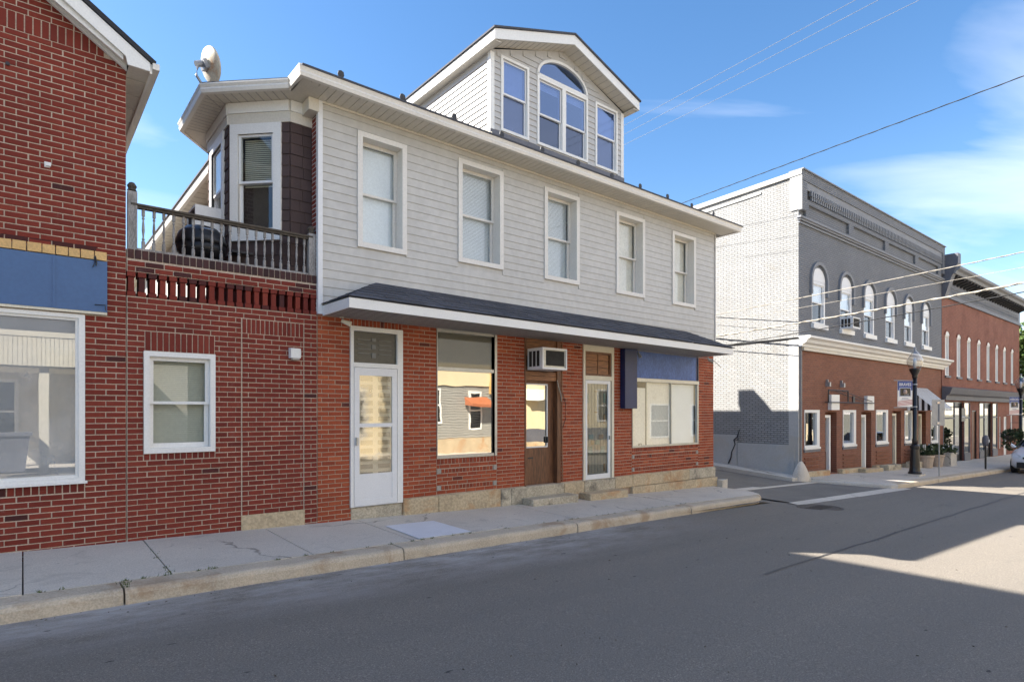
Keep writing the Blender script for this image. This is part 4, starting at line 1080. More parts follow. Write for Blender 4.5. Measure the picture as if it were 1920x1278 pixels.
# main eave: soffit boards, fascia, roof
eY, eL, eR, eZ = 8.17, 2.965, 14.20, 6.485
sm = MB().box(0, .111, 0, 1, 0, .012).mesh('soffit_board', 'soffit')
for k in range(94):
    x = eL + .03 + k * .1195
    if x > eR - .15: break
    o = bpy.data.objects.new('soffit_board', sm); COL.objects.link(o); o.parent = H
    o.location = (x - 8.6, eY + .02 - D, eZ - .2); o.scale = (1, SY - eY - .03, 1)
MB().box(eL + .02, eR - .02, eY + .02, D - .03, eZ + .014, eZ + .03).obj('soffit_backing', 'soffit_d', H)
def gutter(path, z0, z1, name='gutter'):
    """fascia with a moulded gutter following the eave line"""
    mb = MB(); prev = None; n = len(path)
    prof = [(0.0, z0), (-.035, z0 + .005), (-.050, z0 + .05), (-.042, z0 + .075), (-.062, z1 - .02), (-.062, z1), (.02, z1), (.02, z0)]
    for k, (x, y) in enumerate(path):
        nn = []
        for a, b in ((k - 1, k), (k, k + 1)):
            if a < 0 or b >= n: continue
            d = Vector((path[b][0] - path[a][0], path[b][1] - path[a][1])).normalized(); nn.append(Vector((-d.y, d.x)))
        v = nn[0] if len(nn) == 1 else (nn[0] + nn[1]) / (1 + nn[0].dot(nn[1]))
        i = mb.p([(x + v.x * o, y + v.y * o, z) for o, z in prof])
        if prev is not None:
            for q in range(len(prof)): mb.f.append((prev + q, i + q, i + (q + 1) % len(prof), prev + (q + 1) % len(prof)))
        else: mb.f.append(tuple(range(i, i + len(prof))))
        prev = i
    mb.f.append(tuple(reversed(range(prev, prev + len(prof)))))
    return mb
eave_pts = [(2.52, 11.75), (2.02, 11.05), (2.02, 9.52), (2.965, 8.575), (2.965, 8.20), (2.985, 8.17)]
bay_eave = [(3.3, 12.6), (2.52, 11.75), (2.02, 11.02), (2.02, 9.50), (2.955, 8.56), (2.975, 8.23)]
gutter([(2.965, 8.62), (2.965, eY), (eR, eY), (eR, 18.9)], eZ, eZ + .145).obj('gutter', 'gutter', H)
gutter([(3.4, 12.2), (2.55, 11.62), (2.02, 11.00), (2.02, 9.50), (2.94, 8.58)], eZ - .01, eZ + .120).obj('gutter', 'gutter', H)
# hip roof
rz = eZ + .155; pk = .51; hw = 5.0
rp = MB()
E0 = [(eL - .02, eY - .075, rz), (eR + .075, eY - .075, rz), (eR + .075, 18.9, rz), (eL - .02, 18.9, rz)]
ry = (eY + 18.9) / 2; top = rz + (ry - eY) * pk
t0_, t1_ = (eL + (ry - eY), ry, top), (eR - (ry - eY), ry, top)
rp.poly([E0[0], E0[1], t1_, t0_]); rp.poly([E0[1], E0[2], t1_]); rp.poly([E0[2], E0[3], t0_, t1_]); rp.poly([E0[3], E0[0], t0_])
b_ = [(x, y, z - .028) for x, y, z in E0]
for k in range(4): rp.poly([E0[k], E0[(k + 1) % 4], b_[(k + 1) % 4], b_[k]])
rp.poly([b_[3], b_[2], b_[1], b_[0]])
rp.obj('roof', 'shingle', H)
br_ = MB(); pk_ = (3.6, 10.25, rz + .42)
bp = [(3.4, 12.2), (2.50, 11.66), (1.965, 11.02), (1.965, 9.47), (2.92, 8.52), (3.4, 8.6)]
for k in range(len(bp) - 1):
    br_.poly([(*bp[k], rz - .022), (*bp[k + 1], rz - .022), pk_]); br_.poly([(*bp[k], rz - .022), (*bp[k], rz - .046), (*bp[k + 1], rz - .046), (*bp[k + 1], rz - .022)])
br_.obj('bay_roof', 'shingle', H)
mb = MB(); mb.prism([(3.4, 12.15, eZ), (2.57, 11.60, eZ), (2.04, 10.99, eZ), (2.04, 9.51, eZ), (2.95, 8.60, eZ), (2.985, 8.19, eZ), (3.33, 8.3, eZ), (3.36, 8.9, eZ)], (0, 0, .012)); mb.obj('bay_soffit', 'soffit', H)
# seams of the bay soffit
for k in range(10):
    t = k / 10; x, y = 2.06 + (2.93 - 2.06) * t, 9.53 + (8.62 - 9.53) * t
    d = Vector((.26, .27)); MB().prism([(x, y, eZ - .004), (x + .012, y - .012, eZ - .004), (x + .012 + d.x, y - .012 + d.y, eZ - .004), (x + d.x, y + d.y, eZ - .004)], (0, 0, .0039)).obj('soffit_seam', 'soffit_d', H)
for k in range(12):
    y = 9.62 + k * .11; MB().box(2.06, 2.36, y, y + .008, eZ - .004, eZ - .0001).obj('soffit_seam', 'soffit_d', H)
# snow guards on the front slope
sg = MB(); sg.box(-.04, .04, -.02, .10, 0, .006); sg.prism([(-.05, 0, .05), (-.035, 0, .02), (.035, 0, .02), (.05, 0, .05), (.04, 0, .10), (0, 0, .115), (-.04, 0, .10)], (0, .012, 0)); sg.tube([(0, .005, .0), (0, .005, .03)], .012)
sgm = sg.mesh('snow_guard', 'darkmetal')
for x in (3.59, 4.60, 5.57, 6.58, 7.55, 8.51, 9.51, 10.43, 11.41, 12.36, 13.28):
    o = bpy.data.objects.new('snow_guard', sgm); COL.objects.link(o); o.parent = H
    o.location = (x - 8.6, 8.32 - D, rz + (8.32 - eY + .07) * pk - .2)
# chimney behind the right hip (its shadow falls on the white wall)
MB().box(13.30, 13.75, 14.14, 14.95, 6.4, 7.36).obj('chimney', 'red_brick', H)
MB().prism([(13.27, 14.14, 7.362), (13.27, 14.04, 7.46), (13.27, 14.44, 7.88), (13.27, 14.98, 7.88), (13.27, 14.98, 7.362)], (.51, 0, 0)).obj('chimney_hood', 'darkmetal', H)
# rear wing with its lower eave
MB().box(2.95, 3.36, 13.2, 26, 3.0, 6.14).obj('rear_wall', 'white_flat', H)
MB().box(2.60, 2.95, 11.0, 26, 6.13, 6.145).obj('rear_soffit', 'soffit', H)
for k in range(40): MB().box(2.61, 2.94, 11.3 + k * .3, 11.31 + k * .3, 6.126, 6.13).obj('soffit_seam', 'soffit_d', H)
gutter([(2.58, 26), (2.58, 11.0)], 6.13, 6.30).obj('gutter', 'gutter', H)
MB().prism([(2.5, 11.0, 6.30), (2.5, 26, 6.30), (5.0, 26, 7.3), (5.0, 11.0, 7.3)], (0, 0, -.03)).obj('rear_roof', 'shingle', H)

# bay window on the left side
bayP = [(3.375, 8.908), (3.055, 8.908), (2.388, 9.595), (2.388, 10.83), (3.055, 11.5), (3.375, 11.5)]
def face(k):
    a, b = Vector((*bayP[k + 1], 0)), Vector((*bayP[k], 0))         # local x runs left to right as seen from outside
    d = (b - a); ln = d.length; d.normalize(); n = Vector((-d.y, d.x, 0))   # inwards
    return Matrix(((d.x, n.x, 0, a.x), (d.y, n.y, 0, a.y), (0, 0, 1, 0), (0, 0, 0, 1))), ln
wins = {1: (.035, .835, 4.43, 6.16), 2: (.22, 1.03, 4.50, 6.16)}
bay = MB()
for k in range(5):
    M, ln = face(k); mb = MB(M)
    wall(mb, 0, ln, 3.2, 6.48, 0, .05, [(wins[k][0] + .06, wins[k][1] - .06, wins[k][2] + .08, wins[k][3] - .08)] if k in wins else [])
    n0 = len(bay.v); bay.v += mb.v; bay.f += [tuple(q + n0 for q in f) for f in mb.f]
bayo = bay.obj('bay_window', 'shake_old', H)
for k in range(4):
    M, ln = face(k)
    z = 3.22; row = 0
    while z < 6.14:
        segs = [(0, ln)]
        if k in wins and z + .16 > wins[k][2] and z < wins[k][3]: segs = [(0, wins[k][0]), (wins[k][1], ln)]
        for a, b in segs:
            if b - a < .02: continue
            n_ = max(1, round((b - a) / .21)); off = .5 * (row % 2)
            xs = [a] + [a + (q + .25 * (row % 2) + random.uniform(-.15, .15)) * (b - a) / n_ for q in range(1, n_)] + [b]
            for p_, q_ in zip(xs[:-1], xs[1:]):
                if q_ - p_ < .015: continue
                zb = z + random.uniform(-.006, .006)
                sub(MB(M).hexa([(p_ + .002, -.022, zb), (q_ - .002, -.022, zb), (q_ - .002, -.001, zb), (p_ + .002, -.001, zb), (p_ + .002, -.010, z + .165), (q_ - .002, -.010, z + .165), (q_ - .002, -.001, z + .165), (p_ + .002, -.001, z + .165)]).obj('shingle', 'shake', bayo), bayo)
        z += .165; row += 1
    sub(MB(M).box(-.02 if k else -.0, ln + .02, -.030, -.002, 6.165, 6.32).obj('frieze_board', 'soffit', bayo), bayo)
    sub(MB(M).box(-.0, ln + .0, -.045, -.002, 6.322, 6.48).obj('frieze_board', 'white', bayo), bayo)
    if k in wins:
        a, b, c, d = wins[k]
        cs = .125 if k == 1 else .10
        fr_ = MB(M).ring(a, b, c, d, (cs, cs, .17, .15), -.045, -.0)
        fr_.ring(a + cs - .02, b - cs + .02, c + .15, d - .13, .02, -.03, .10)
        sub(fr_.obj('window_casing', 'white', bayo), bayo)
        ia, ib, ic, id_ = a + cs, b - cs, c + .17, d - .15; zm = (ic + id_) / 2
        sub(MB(M).ring(ia, ib, zm - .02, id_, .035, -.012, .03).obj('sash', 'white_v', bayo), bayo)
        sub(MB(M).ring(ia, ib, ic, zm + .015, .035, .032, .06).obj('sash', 'white_v', bayo), bayo)
        sub(MB(M).box(ia + .03, ib - .03, -.006, -.002, zm, id_ - .03).obj('pane', 'glass', bayo), bayo)
        sub(MB(M).box(ia + .03, ib - .03, .040, .044, ic + .03, zm).obj('pane', 'glass', bayo), bayo)
        sub(MB(M).box(ia, ib, .12, .13, ic, id_).obj('dark_room', 'interior', bayo), bayo)
        z = id_ - .04
        mb = MB(M)
        while z > zm - (.05 if k == 1 else -.5):
            mb.box(ia + .04, ib - .04, .095, .10, z - .018, z); z -= .030
        if mb.v: sub(mb.obj('blind', 'blind_t', bayo), bayo)
aircon(Matrix(((0, 1, 0, 1.98), (-1, 0, 0, 10.45), (0, 0, 1, 4.62), (0, 0, 0, 1))), (1.98, 10.45, 4.62), .60, .36, .42, 'white air conditioner in the side window of the brown bay', 'window air conditioners')
# soffit bracket over the brick return
MB().box(3.22, 3.37, 8.60, 8.90, 6.30, 6.48).obj('eave_bracket', 'soffit', H)

# dormer
dY, dX0, dX1 = 9.0, 6.845, 10.632
DW = [(7.075, 7.785, 7.27, 8.715, 'n'), (9.707, 10.44, 7.27, 8.69, 'n')]
AW = (8.005, 9.468, 7.275, 8.735)
dm = MB(); wall(dm, dX0, dX1, 7.05, 8.74, dY, dY + .15, [(a + .03, b - .03, c + .03, d - .03) for a, b, c, d, _ in DW] + [(AW[0] + .03, AW[1] - .03, AW[2] + .03, 8.70)])
dm.box(dX0 - .0, dX0 + .15, dY + .152, 12.4, 6.6, 8.74); dm.box(dX1 - .15, dX1, dY + .152, 12.4, 6.6, 8.74)
cxm = (dX0 + dX1) / 2; rise = .36
dorm = dm.obj('dormer', 'siding_w', H)
# pediment wall above the windows with an arched opening
Rr = (AW[1] - AW[0]) / 2; acx = (AW[0] + AW[1]) / 2; aspring = 8.70; ah = .455
def arcp(r1, h1, n=16): return [(acx + r1 * math.cos(math.pi * k / n), aspring + h1 * math.sin(math.pi * k / n)) for k in range(n + 1)]
arc_ = arcp(Rr - .03, ah - .03)
pd = MB()
apex = 8.74 + rise * (cxm - dX0)
def roofline(x): return 8.74 + rise * (min(x - dX0, dX1 - x))
mb = MB()
pts = list(reversed(arc_))
for (xa, za), (xb, zb) in zip(pts[:-1], pts[1:]):
    if xa < cxm < xb:
        mb.prism([(xa, dY, za), (xb, dY, zb), (xb, dY, roofline(xb)), (cxm, dY, apex), (xa, dY, roofline(xa))], (0, .15, 0))
    else: mb.prism([(xa, dY, za), (xb, dY, zb), (xb, dY, roofline(xb)), (xa, dY, roofline(xa))], (0, .15, 0))
mb.prism([(dX0, dY, 8.741), (pts[0][0], dY, 8.741), (pts[0][0], dY, roofline(pts[0][0]))], (0, .15, 0)); mb.prism([(dX1, dY, 8.741), (pts[-1][0], dY, 8.741), (pts[-1][0], dY, roofline(pts[-1][0]))], (0, .15, 0))
sub(mb.obj('pediment', 'siding_w', dorm), dorm)
# dormer clapboards
z = 7.25; hb = .118
while z < apex - .05:
    zt = z + hb
    if zt <= 8.76: xa, xb = dX0 + .075, dX1 - .075
    else: xa = dX0 + (zt - 8.74) / rise + .02; xb = dX1 - (zt - 8.74) / rise - .02
    segs = [(xa, xb)]
    hl = [(a, b, c, d) for a, b, c, d, _ in DW] + [(AW[0], AW[1], AW[2], 8.72)]
    if zt > 8.70:
        zz_ = max(0, min(1, (z - aspring) / (ah + .04)))
        if z < aspring + ah + .03:
            hwid = (Rr + .02) * math.sqrt(max(0, 1 - zz_ ** 2)); hl.append((acx - hwid, acx + hwid, 8.6, 9.6))
    for (a, b, c, d) in hl:
        if z + hb > c + .01 and z < d - .01:
            ns = []
            for p_, q_ in segs:
                if b <= p_ or a >= q_: ns.append((p_, q_)); continue
                ns += [(p_, a + .006), (b - .006, q_)]
            segs = ns
    for p_, q_ in segs:
        if q_ - p_ > .02: sub(MB().prism([(p_, dY, z), (p_, dY - .020, z + .001), (p_, dY - .004, zt), (p_, dY, zt)], (q_ - p_, 0, 0)).obj('siding_board', 'siding_w', dorm), dorm)
    yb_ = eY + (zt - rz) / pk + .1
    if zt < 8.72: sub(MB().prism([(dX0, dY + .07, z), (dX0 - .026, dY + .07, z + .001), (dX0 - .004, dY + .07, zt), (dX0, dY + .07, zt)], (0, min(12.3, yb_ + .3) - dY - .07, 0)).obj('siding_board', 'siding_w', dorm), dorm)
    z += hb
sub(MB().box(dX0 - .022, dX0 + .072, dY - .022, dY - .0, 7.10, 8.70).box(dX0 - .022, dX0 - .0, dY, dY + .068, 7.10, 8.70).obj('corner_trim', 'white', dorm), dorm)
sub(MB().box(dX1 - .072, dX1 + .022, dY - .022, dY - .0, 7.10, 8.70).obj('corner_trim', 'white', dorm), dorm)
sub(MB().box(dX0 - .03, dX1 + .03, dY - .032, dY - .001, 6.98, 7.235).obj('flashing', 'slate', dorm), dorm)
sub(MB().prism([(dX0 - .024, 8.95, 7.03), (dX0 - .024, 12.3, 8.75), (dX0 - .024, 12.3, 8.87), (dX0 - .024, 8.95, 7.16)], (.023, 0, 0)).obj('step_flashing', 'cream', dorm), dorm)
def dwin(a, b, c, d, zm, top=True, lowmat=None):
    w = sub(MB(TX(0, dY, 0)).ring(a, b, c, d, .05, -.03, .0).ring(a + .045, b - .045, c + .045, d - .045, .02, .0, .09).obj('window_casing', 'white', dorm), dorm)
    ia, ib, ic, id_ = a + .055, b - .055, c + .055, d - .055
    sub(MB(TX(0, dY, 0)).ring(ia, ib, zm - .02, id_, .035, .0, .03).obj('sash', 'white_v', dorm), dorm)
    sub(MB(TX(0, dY, 0)).ring(ia, ib, ic, zm + .015, .035, .032, .06).obj('sash', 'white_v', dorm), dorm)
    sub(MB(TX(0, dY, 0)).box(ia + .03, ib - .03, .01, .014, zm, id_ - .03).obj('pane', 'glass_dorm', dorm), dorm)
    sub(MB(TX(0, dY, 0)).box(ia + .03, ib - .03, .042, .046, ic + .03, zm).obj('pane', lowmat or 'glass_dorm', dorm), dorm)
    return ia, ib, ic, id_
DWM = TX(0, dY, 0)
for (a, b, c, d, _) in DW:
    ia, ib, ic, id_ = dwin(a, b, c, d, (c + d) / 2 + .02, True, 'glass_low')
    mb = MB(DWM); z = id_ - .03
    while z > ic + .05: mb.box(ia + .03, ib - .03, .075, .08, z - .02, z); z -= .026
    sub(mb.obj('blind', 'blind', dorm), dorm)
midx = (AW[0] + AW[1]) / 2
for a, b in ((AW[0], midx + .012), (midx - .012 + .024, AW[1])):
    ia, ib, ic, id_ = dwin(a, b, AW[2], 8.66, 7.92, True, 'glass_low')
    mb = MB(DWM); z = id_ - .03
    for k in range(5): mb.box(ia + .03, ib - .03, .075, .08, z - .02, z); z -= .026
    sub(mb.obj('blind', 'blind', dorm), dorm)
sub(MB(DWM).box(dX0 + .16, dX1 - .16, .12, .149, 7.1, 8.68).obj('dark_room', 'interior', dorm), dorm) if False else None
# arched light
ar = MB(DWM); o1, i1 = arcp(Rr + .005, ah + .005, 20), arcp(Rr - .05, ah - .05, 20)
for k in range(20):
    ar.hexa([(o1[k][0], -.03, o1[k][1]), (i1[k][0], -.03, i1[k][1]), (i1[k + 1][0], -.03, i1[k + 1][1]), (o1[k + 1][0], -.03, o1[k + 1][1]), (o1[k][0], .05, o1[k][1]), (i1[k][0], .05, i1[k][1]), (i1[k + 1][0], .05, i1[k + 1][1]), (o1[k + 1][0], .05, o1[k + 1][1])])
ar.box(AW[0], AW[1], -.03, .05, 8.662, 8.715)
sub(ar.obj('arched_casing', 'white', dorm), dorm)
gp = MB(DWM); pts2 = arcp(Rr - .045, ah - .045, 20); gp.prism([(x, .02, z) for x, z in pts2], (0, .004, 0)); sub(gp.obj('arched_pane', 'glass_dorm', dorm), dorm)
sub(MB(DWM).box(dX0 + .16, dX1 - .16, 1.2, 1.23, 6.9, 9.2).obj('dark_room', 'interior', dorm), dorm)
# dormer roof, soffit and fascias
ov, fy = .175, 8.65
xl, xr = dX0 - ov, dX1 + ov; zf = 8.895; zap = 9.585; th = .19
for sgn in (0, 1):
    xe = xl if sgn == 0 else xr
    sub(MB().prism([(xe - (.03 if sgn == 0 else -.03), fy - .03, zf + .001), (cxm, fy - .03, zap + .001), (cxm, fy - .03, zap + .036), (xe - (.03 if sgn == 0 else -.03), fy - .03, zf + .034)], (0, 5.6, 0)).obj('dormer_roof', 'shingle', dorm), dorm)
    sub(MB().prism([(xe, fy, zf - th), (cxm, fy, zap - th), (cxm, fy, zap), (xe, fy, zf)], (0, .024, 0)).obj('rake_board', 'white', dorm), dorm)
    sub(MB().prism([(xe, fy + .025, zf - th + .01), (cxm, fy + .025, zap - th + .01), (cxm, fy + .025, zap - th + .03), (xe, fy + .025, zf - th + .03)], (0, dY - fy - .026, 0)).obj('rake_soffit', 'soffit', dorm), dorm)
    s0 = -1 if sgn == 0 else 1
    sub(MB().prism([(xe, fy + .025, zf - th), (xe - s0 * .022, fy + .025, zf - th), (xe - s0 * .022, fy + .025, zf - .005), (xe, fy + .025, zf - .001)], (0, 5.0, 0)).obj('fascia', 'white', dorm), dorm)
    x0_, x1_ = (xe + .022, dX0 - .001) if sgn == 0 else (dX1 + .001, xe - .022)
    sub(MB().box(x0_, x1_, fy + .026, 13.4, zf - th, zf - th + .012).obj('soffit', 'soffit', dorm), dorm)
    sub(MB().box(x0_ - .0, x1_ + .05 * (1 if sgn == 0 else 0), fy + .03, dY - .002, zf - th - .0, zf - th - .0 + .008).obj('eave_return', 'soffit', dorm), dorm) if False else None
    n_ = 14
    for k in range(1, n_):
        t = k / n_; x = xe + (cxm - xe) * t; zq = zf - th + .0085 + (zap - zf) * t
        sub(MB().prism([(x, fy + .03, zq - .003), (x + .008, fy + .03, zq - .003 + .003 * (1 if sgn == 0 else -1)), (x + .008, fy + .03, zq + .0012), (x, fy + .03, zq + .0012)], (0, dY - fy - .035, 0)).obj('soffit_seam', 'soffit_d', dorm), dorm)

# satellite dish on the bay roof
SD = thing('satellite_dish', 'rust stained white satellite dish on the corner of the bay roof', 'satellite dish', (2.22, 10.6, 6.7))
M = Matrix.Translation((2.30, 10.62, 7.50)) @ Vector((.94, .15, .32)).to_track_quat('Z', 'Y').to_matrix().to_4x4()
db = MB(M); n_ = 24; pr_ = None
for r_, z_ in ((0.001, 0), (.12, .012), (.22, .04), (.30, .075), (.315, .08), (.30, .06), (.22, .028), (.12, .001), (.001, -.01)):
    i = db.p([(r_ * math.cos(2 * math.pi * q / n_), .88 * r_ * math.sin(2 * math.pi * q / n_), z_) for q in range(n_)])
    if pr_ is not None:
        for q in range(n_): db.f.append((pr_ + q, pr_ + (q + 1) % n_, i + (q + 1) % n_, i + q))
    pr_ = i
db.obj('reflector', 'dish', SD, True)
MB().tube([(2.42, 10.62, 6.66), (2.38, 10.6, 6.95), (2.26, 10.58, 7.10), (2.14, 10.56, 7.25), (2.16, 10.57, 7.40)], .022, 8).obj('mast', 'steel', SD)
MB(M).box(-.09, .09, -.07, .07, -.07, -.005, .006).obj('bracket', 'steel', SD)
MB(M).tube([(0, .02, -.06), (0, .0, -.17)], .05, 10).obj('pivot', 'steel', SD)
MB().tube([(2.34, 10.55, 7.20), (2.62, 10.52, 7.12), (2.78, 10.58, 7.24)], .012).obj('feed_arm', 'steel', SD)
MB().box(2.74, 2.84, 10.53, 10.63, 7.22, 7.32, .01).obj('feed_horn', 'block', SD)

# small fittings on the shopfront
def spot(name, label, cat, loc, aim, m='white', grp=None):
    o = thing(name, label, cat, loc, grp)
    x, y, z = loc
    MB().lathe([(.03, z - .005), (.03, z + .012)], x, y, 10).obj('base', m, o)
    MB().tube([(x, y, z), (x + aim[0] * .3, y + aim[1] * .3, z - .05)], .010).obj('arm', 'steel', o)
    a = Vector((x, y, z - .05)); b = a + Vector(aim)
    MB().tube([a, a.lerp(b, .5), b], [.022, .035, .042], 10).obj('lamp_head', m, o)
spot('security_light', 'cream spotlight under the left end of the awning by the corner', 'security light', (3.70, D - .12, 3.305), (.10, -.10, -.05), 'cream', 'security lights')
spot('security_light', 'small silver spotlight under the awning beside the navy board', 'security light', (10.66, D - .10, 3.27), (.03, -.05, -.12), 'steel', 'security lights')
spot('security_camera', 'round security camera under the right end of the awning', 'camera', (13.35, D - .15, 3.25), (.08, -.10, -.06), 'block')
MB().tube([(10.6, D - .03, 3.275), (11.5, D - .05, 3.262), (12.6, D - .04, 3.25), (13.7, D - .05, 3.235), (14.0, D - .12, 3.05)], .008).obj('wire', 'cable_g', H)

# ================================================================ GREY AND WHITE BUILDING
GX0, GX1 = 18.52, 32.35
G_ = thing('painted_brick_building', 'two storey grey painted brick block with arched windows and a white side wall', 'building', (25, D, -.3))
AWs = [(19.42, 20.37), (21.52, 22.47), (23.54, 24.48), (25.62, 26.56), (27.62, 28.54), (29.72, 30.66)]
mb = MB(); wall(mb, GX0 + .252, GX1, 4.20, 9.0, D, D + .3, [(a, b, 4.72, 6.08) for a, b in AWs]); mb.obj('upper_wall', 'grey_paint', G_)
mb = MB(); wall(mb, D + .004, 30, -.6, 9.02, -GX0 - .25, -GX0, [])
mb.v = [(-y, x, z) for x, y, z in mb.v]; mb.obj('side_wall', 'white_brick', G_)
# thin white leading edge at the corner
MB().box(GX0 + .003, GX0 + .251, D - .002, D + .003, 4.20, 9.0).obj('front_skin', 'grey_paint', G_)
MB().box(GX0 - .036, GX0 - .031, D - .125, D + .25, 8.12, 9.31).obj('side_skin', 'white_flat', G_)
MB().box(GX0 - .006, GX0 + .10, D + .0, D + .302, -.3, 4.195).obj('corner_pier', 'white_flat', G_)
MB().box(GX1 - .3, GX1, D + .302, 30, -.9, 9.0).obj('side_wall', 'grey_flat', G_)
MB().box(GX0 + .26, GX1 - .31, 29.7, 30, -.6, 9.0).obj('back_wall', 'grey_flat', G_)
MB().box(GX0 + .26, GX1 - .31, D + .31, 29.6, 8.6, 8.7).obj('roof', 'roofedge', G_)
MB().box(GX0 + .26, GX1 - .31, D + 1.5, D + 1.55, -.5, 8.5).obj('inner_wall', 'interior', G_)
MB().box(GX0 - .03, GX0 + .02, 10.72, 14, -.2, 1.12).obj('plinth', 'white_flat', G_)
MB().box(GX0 - .03, GX0 + .02, 8.80, 10.70, -.2, .86).obj('plinth', 'white_flat', G_)
mb = MB().tube([(GX0 - .035, 10.62, 1.30), (GX0 - .036, 10.70, 1.05), (GX0 - .036, 10.82, .95), (GX0 - .036, 10.78, .80), (GX0 - .036, 10.90, .55), (GX0 - .036, 10.93, .35), (GX0 - .036, 11.02, .15)], [.012, .02, .024, .016, .016, .02, .03], 5)
mb.tube([(GX0 - .034, 10.78, .92), (GX0 - .034, 10.66, .97)], .012, 5).obj('wall_crack', 'roofedge', G_)
# sloping coping on the side wall
MB().prism([(GX0 - .06, D - .12, 9.18), (GX0 - .06, D - .12, 9.33), (GX0 - .06, 30, 8.55), (GX0 - .06, 30, 8.40)], (.36, 0, 0)).obj('coping', 'white_flat', G_)
MB().prism([(GX0 - .03, D + 1.2, 8.93), (GX0 - .03, D + 1.2, 9.00), (GX0 - .03, 30, 8.22), (GX0 - .03, 30, 8.15)], (.03, 0, 0)).obj('side_band', 'white_flat', G_)
MB().prism([(GX0, D + .302, 9.021), (GX0, D + .302, 9.16), (GX0, 30, 8.39), (GX0, 30, 9.021)], (.25, 0, 0)).obj('side_wall_top', 'white_brick', G_) if False else None
MB().prism([(GX0 + .001, D + .252, 9.0205), (GX0 + .001, D + .252, 9.17), (GX0 + .001, 14.0, 8.98)], (.24, 0, 0)).obj('side_wall_top', 'white_brick', G_)
# parapet with corbel table and sunk panels
P = MB(); yq = D - .13
MB().box(GX0 - .03, GX1, yq, D + .25, 9.02, 9.32).obj('parapet', 'grey_paint', G_)
MB().box(GX0 - .05, GX1 + .02, yq - .05, D + .28, 9.322, 9.36).obj('parapet_cap', 'grey_flat', G_)
MB().box(GX0 + .301, GX1 - .331, yq + .03, D - .001, 8.78, 9.018).obj('corbel_band', 'grey_flat', G_)
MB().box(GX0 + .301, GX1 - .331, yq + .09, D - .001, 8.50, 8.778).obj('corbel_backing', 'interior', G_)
de = MB()
x = 19.12
while x < GX1 - .35:
    de.box(x, x + .07, yq - .0, yq + .088, 8.64, 8.80); de.box(x + .075, x + .145, yq + .02, yq + .088, 8.52, 8.66); x += .15
de.obj('dentils', 'grey_flat', G_, kind='stuff')
for x in (GX0 - .03, GX1 - .33): MB().box(x, x + .33, yq, D - .001, 8.10, 9.0).obj('corner_pier', 'grey_paint', G_)
MB().box(GX0 + .302, GX1 - .332, yq + .05, D - .001, 8.36, 8.498).obj('panel_rail', 'grey_paint', G_)
MB().box(GX0 + .302, GX1 - .332, yq + .05, D - .001, 7.86, 7.99).obj('panel_rail', 'grey_paint', G_)
pxs = [GX0 + .302, 19.05, 22.05, 22.45, 25.35, 25.75, 28.65, 29.05, 31.6, GX1 - .332]
for a, b in zip(pxs[::2], pxs[1::2]): MB().box(a, b, yq + .05, D - .001, 7.992, 8.358).obj('panel_stile', 'grey_paint', G_)
for k, (dy, dz) in enumerate(((.10, 7.78), (.06, 7.70), (.14, 7.84))):
    MB().box(GX0 - dy, GX1, D - dy, D - .001, dz, dz + .058).obj('string_course', 'grey_flat', G_)
# arched windows
for n_, (a, b) in enumerate(AWs):
    cxw = (a + b) / 2; r_ = (b - a) / 2; zs = 6.08
    w = MB(TM); pts = [(cxw + r_ * math.cos(math.pi * k / 14), zs + r_ * .92 * math.sin(math.pi * k / 14)) for k in range(15)]
    w.prism([(x, -.004, z) for x, z in pts], (0, .02, 0)); w.ring(a, b, 4.70, zs - .002, (.03, .10, .06, .10), .002, .10)
    win = w.obj('window', 'white_v', G_)
    hm = MB(TM)
    ro, ri = r_ + .15, r_ + .05
    for k in range(16):
        t0, t1 = math.pi * k / 16, math.pi * (k + 1) / 16
        q = [(cxw + ro * math.cos(t0), zs + ro * math.sin(t0)), (cxw + ri * math.cos(t0), zs + ri * math.sin(t0)), (cxw + ri * math.cos(t1), zs + ri * math.sin(t1)), (cxw + ro * math.cos(t1), zs + ro * math.sin(t1))]
        hm.hexa([(x, -.07, z) for x, z in q] + [(x, -.001, z) for x, z in q])
    hm.box(cxw - ro, cxw - ri, -.07, -.001, zs - .45, zs - .001).box(cxw + ri, cxw + ro, -.07, -.001, zs - .45, zs - .001)
    sub(hm.obj('hood_mould', 'grey_flat', win), win)
    sub(MB(TM).ring(a + .03, b - .10, 5.38, 5.98, .035, .03, .07).obj('sash', 'white_v', win), win)
    sub(MB(TM).ring(a + .03, b - .10, 4.76, 5.42, .035, .072, .11).obj('sash', 'white_v', win), win)
    sub(pane(win, TM, a + .065, b - .135, 5.415, 5.945, .04, 'glass_store'), win); sub(pane(win, TM, a + .065, b - .135, 4.795, 5.385, .085, 'glass'), win)
    sub(MB(TM).box(a + .04, b - .11, .12, .125, 5.4, 5.95).obj('blind', 'blind', win), win)
    sub(MB(TM).box(a - .06, b + .05, -.09, .002, 4.55, 4.70).obj('sill', 'white', win), win)
aircon(TX(21.6, D - .38, 4.71), (21.6, D - .38, 4.71), .62, .38, .42, 'boxy air conditioner in an arched window of the grey building', 'window air conditioners')
# shop cornice
cor = MB(); prof = [(0, 3.90), (-.10, 3.90), (-.12, 3.98), (-.22, 4.02), (-.26, 4.10), (-.36, 4.16), (-.36, 4.22), (0, 4.235)]
cor.prism([(GX0 + .0, D + o_, z) for o_, z in prof], (GX1 - GX0 + .45, 0, 0)); cor.obj('shop_cornice', 'white', G_)
MB().box(GX0 + .22, GX1 + .15, D - .07, D - .001, 3.80, 3.897).obj('cornice_bed', 'soffit', G_)
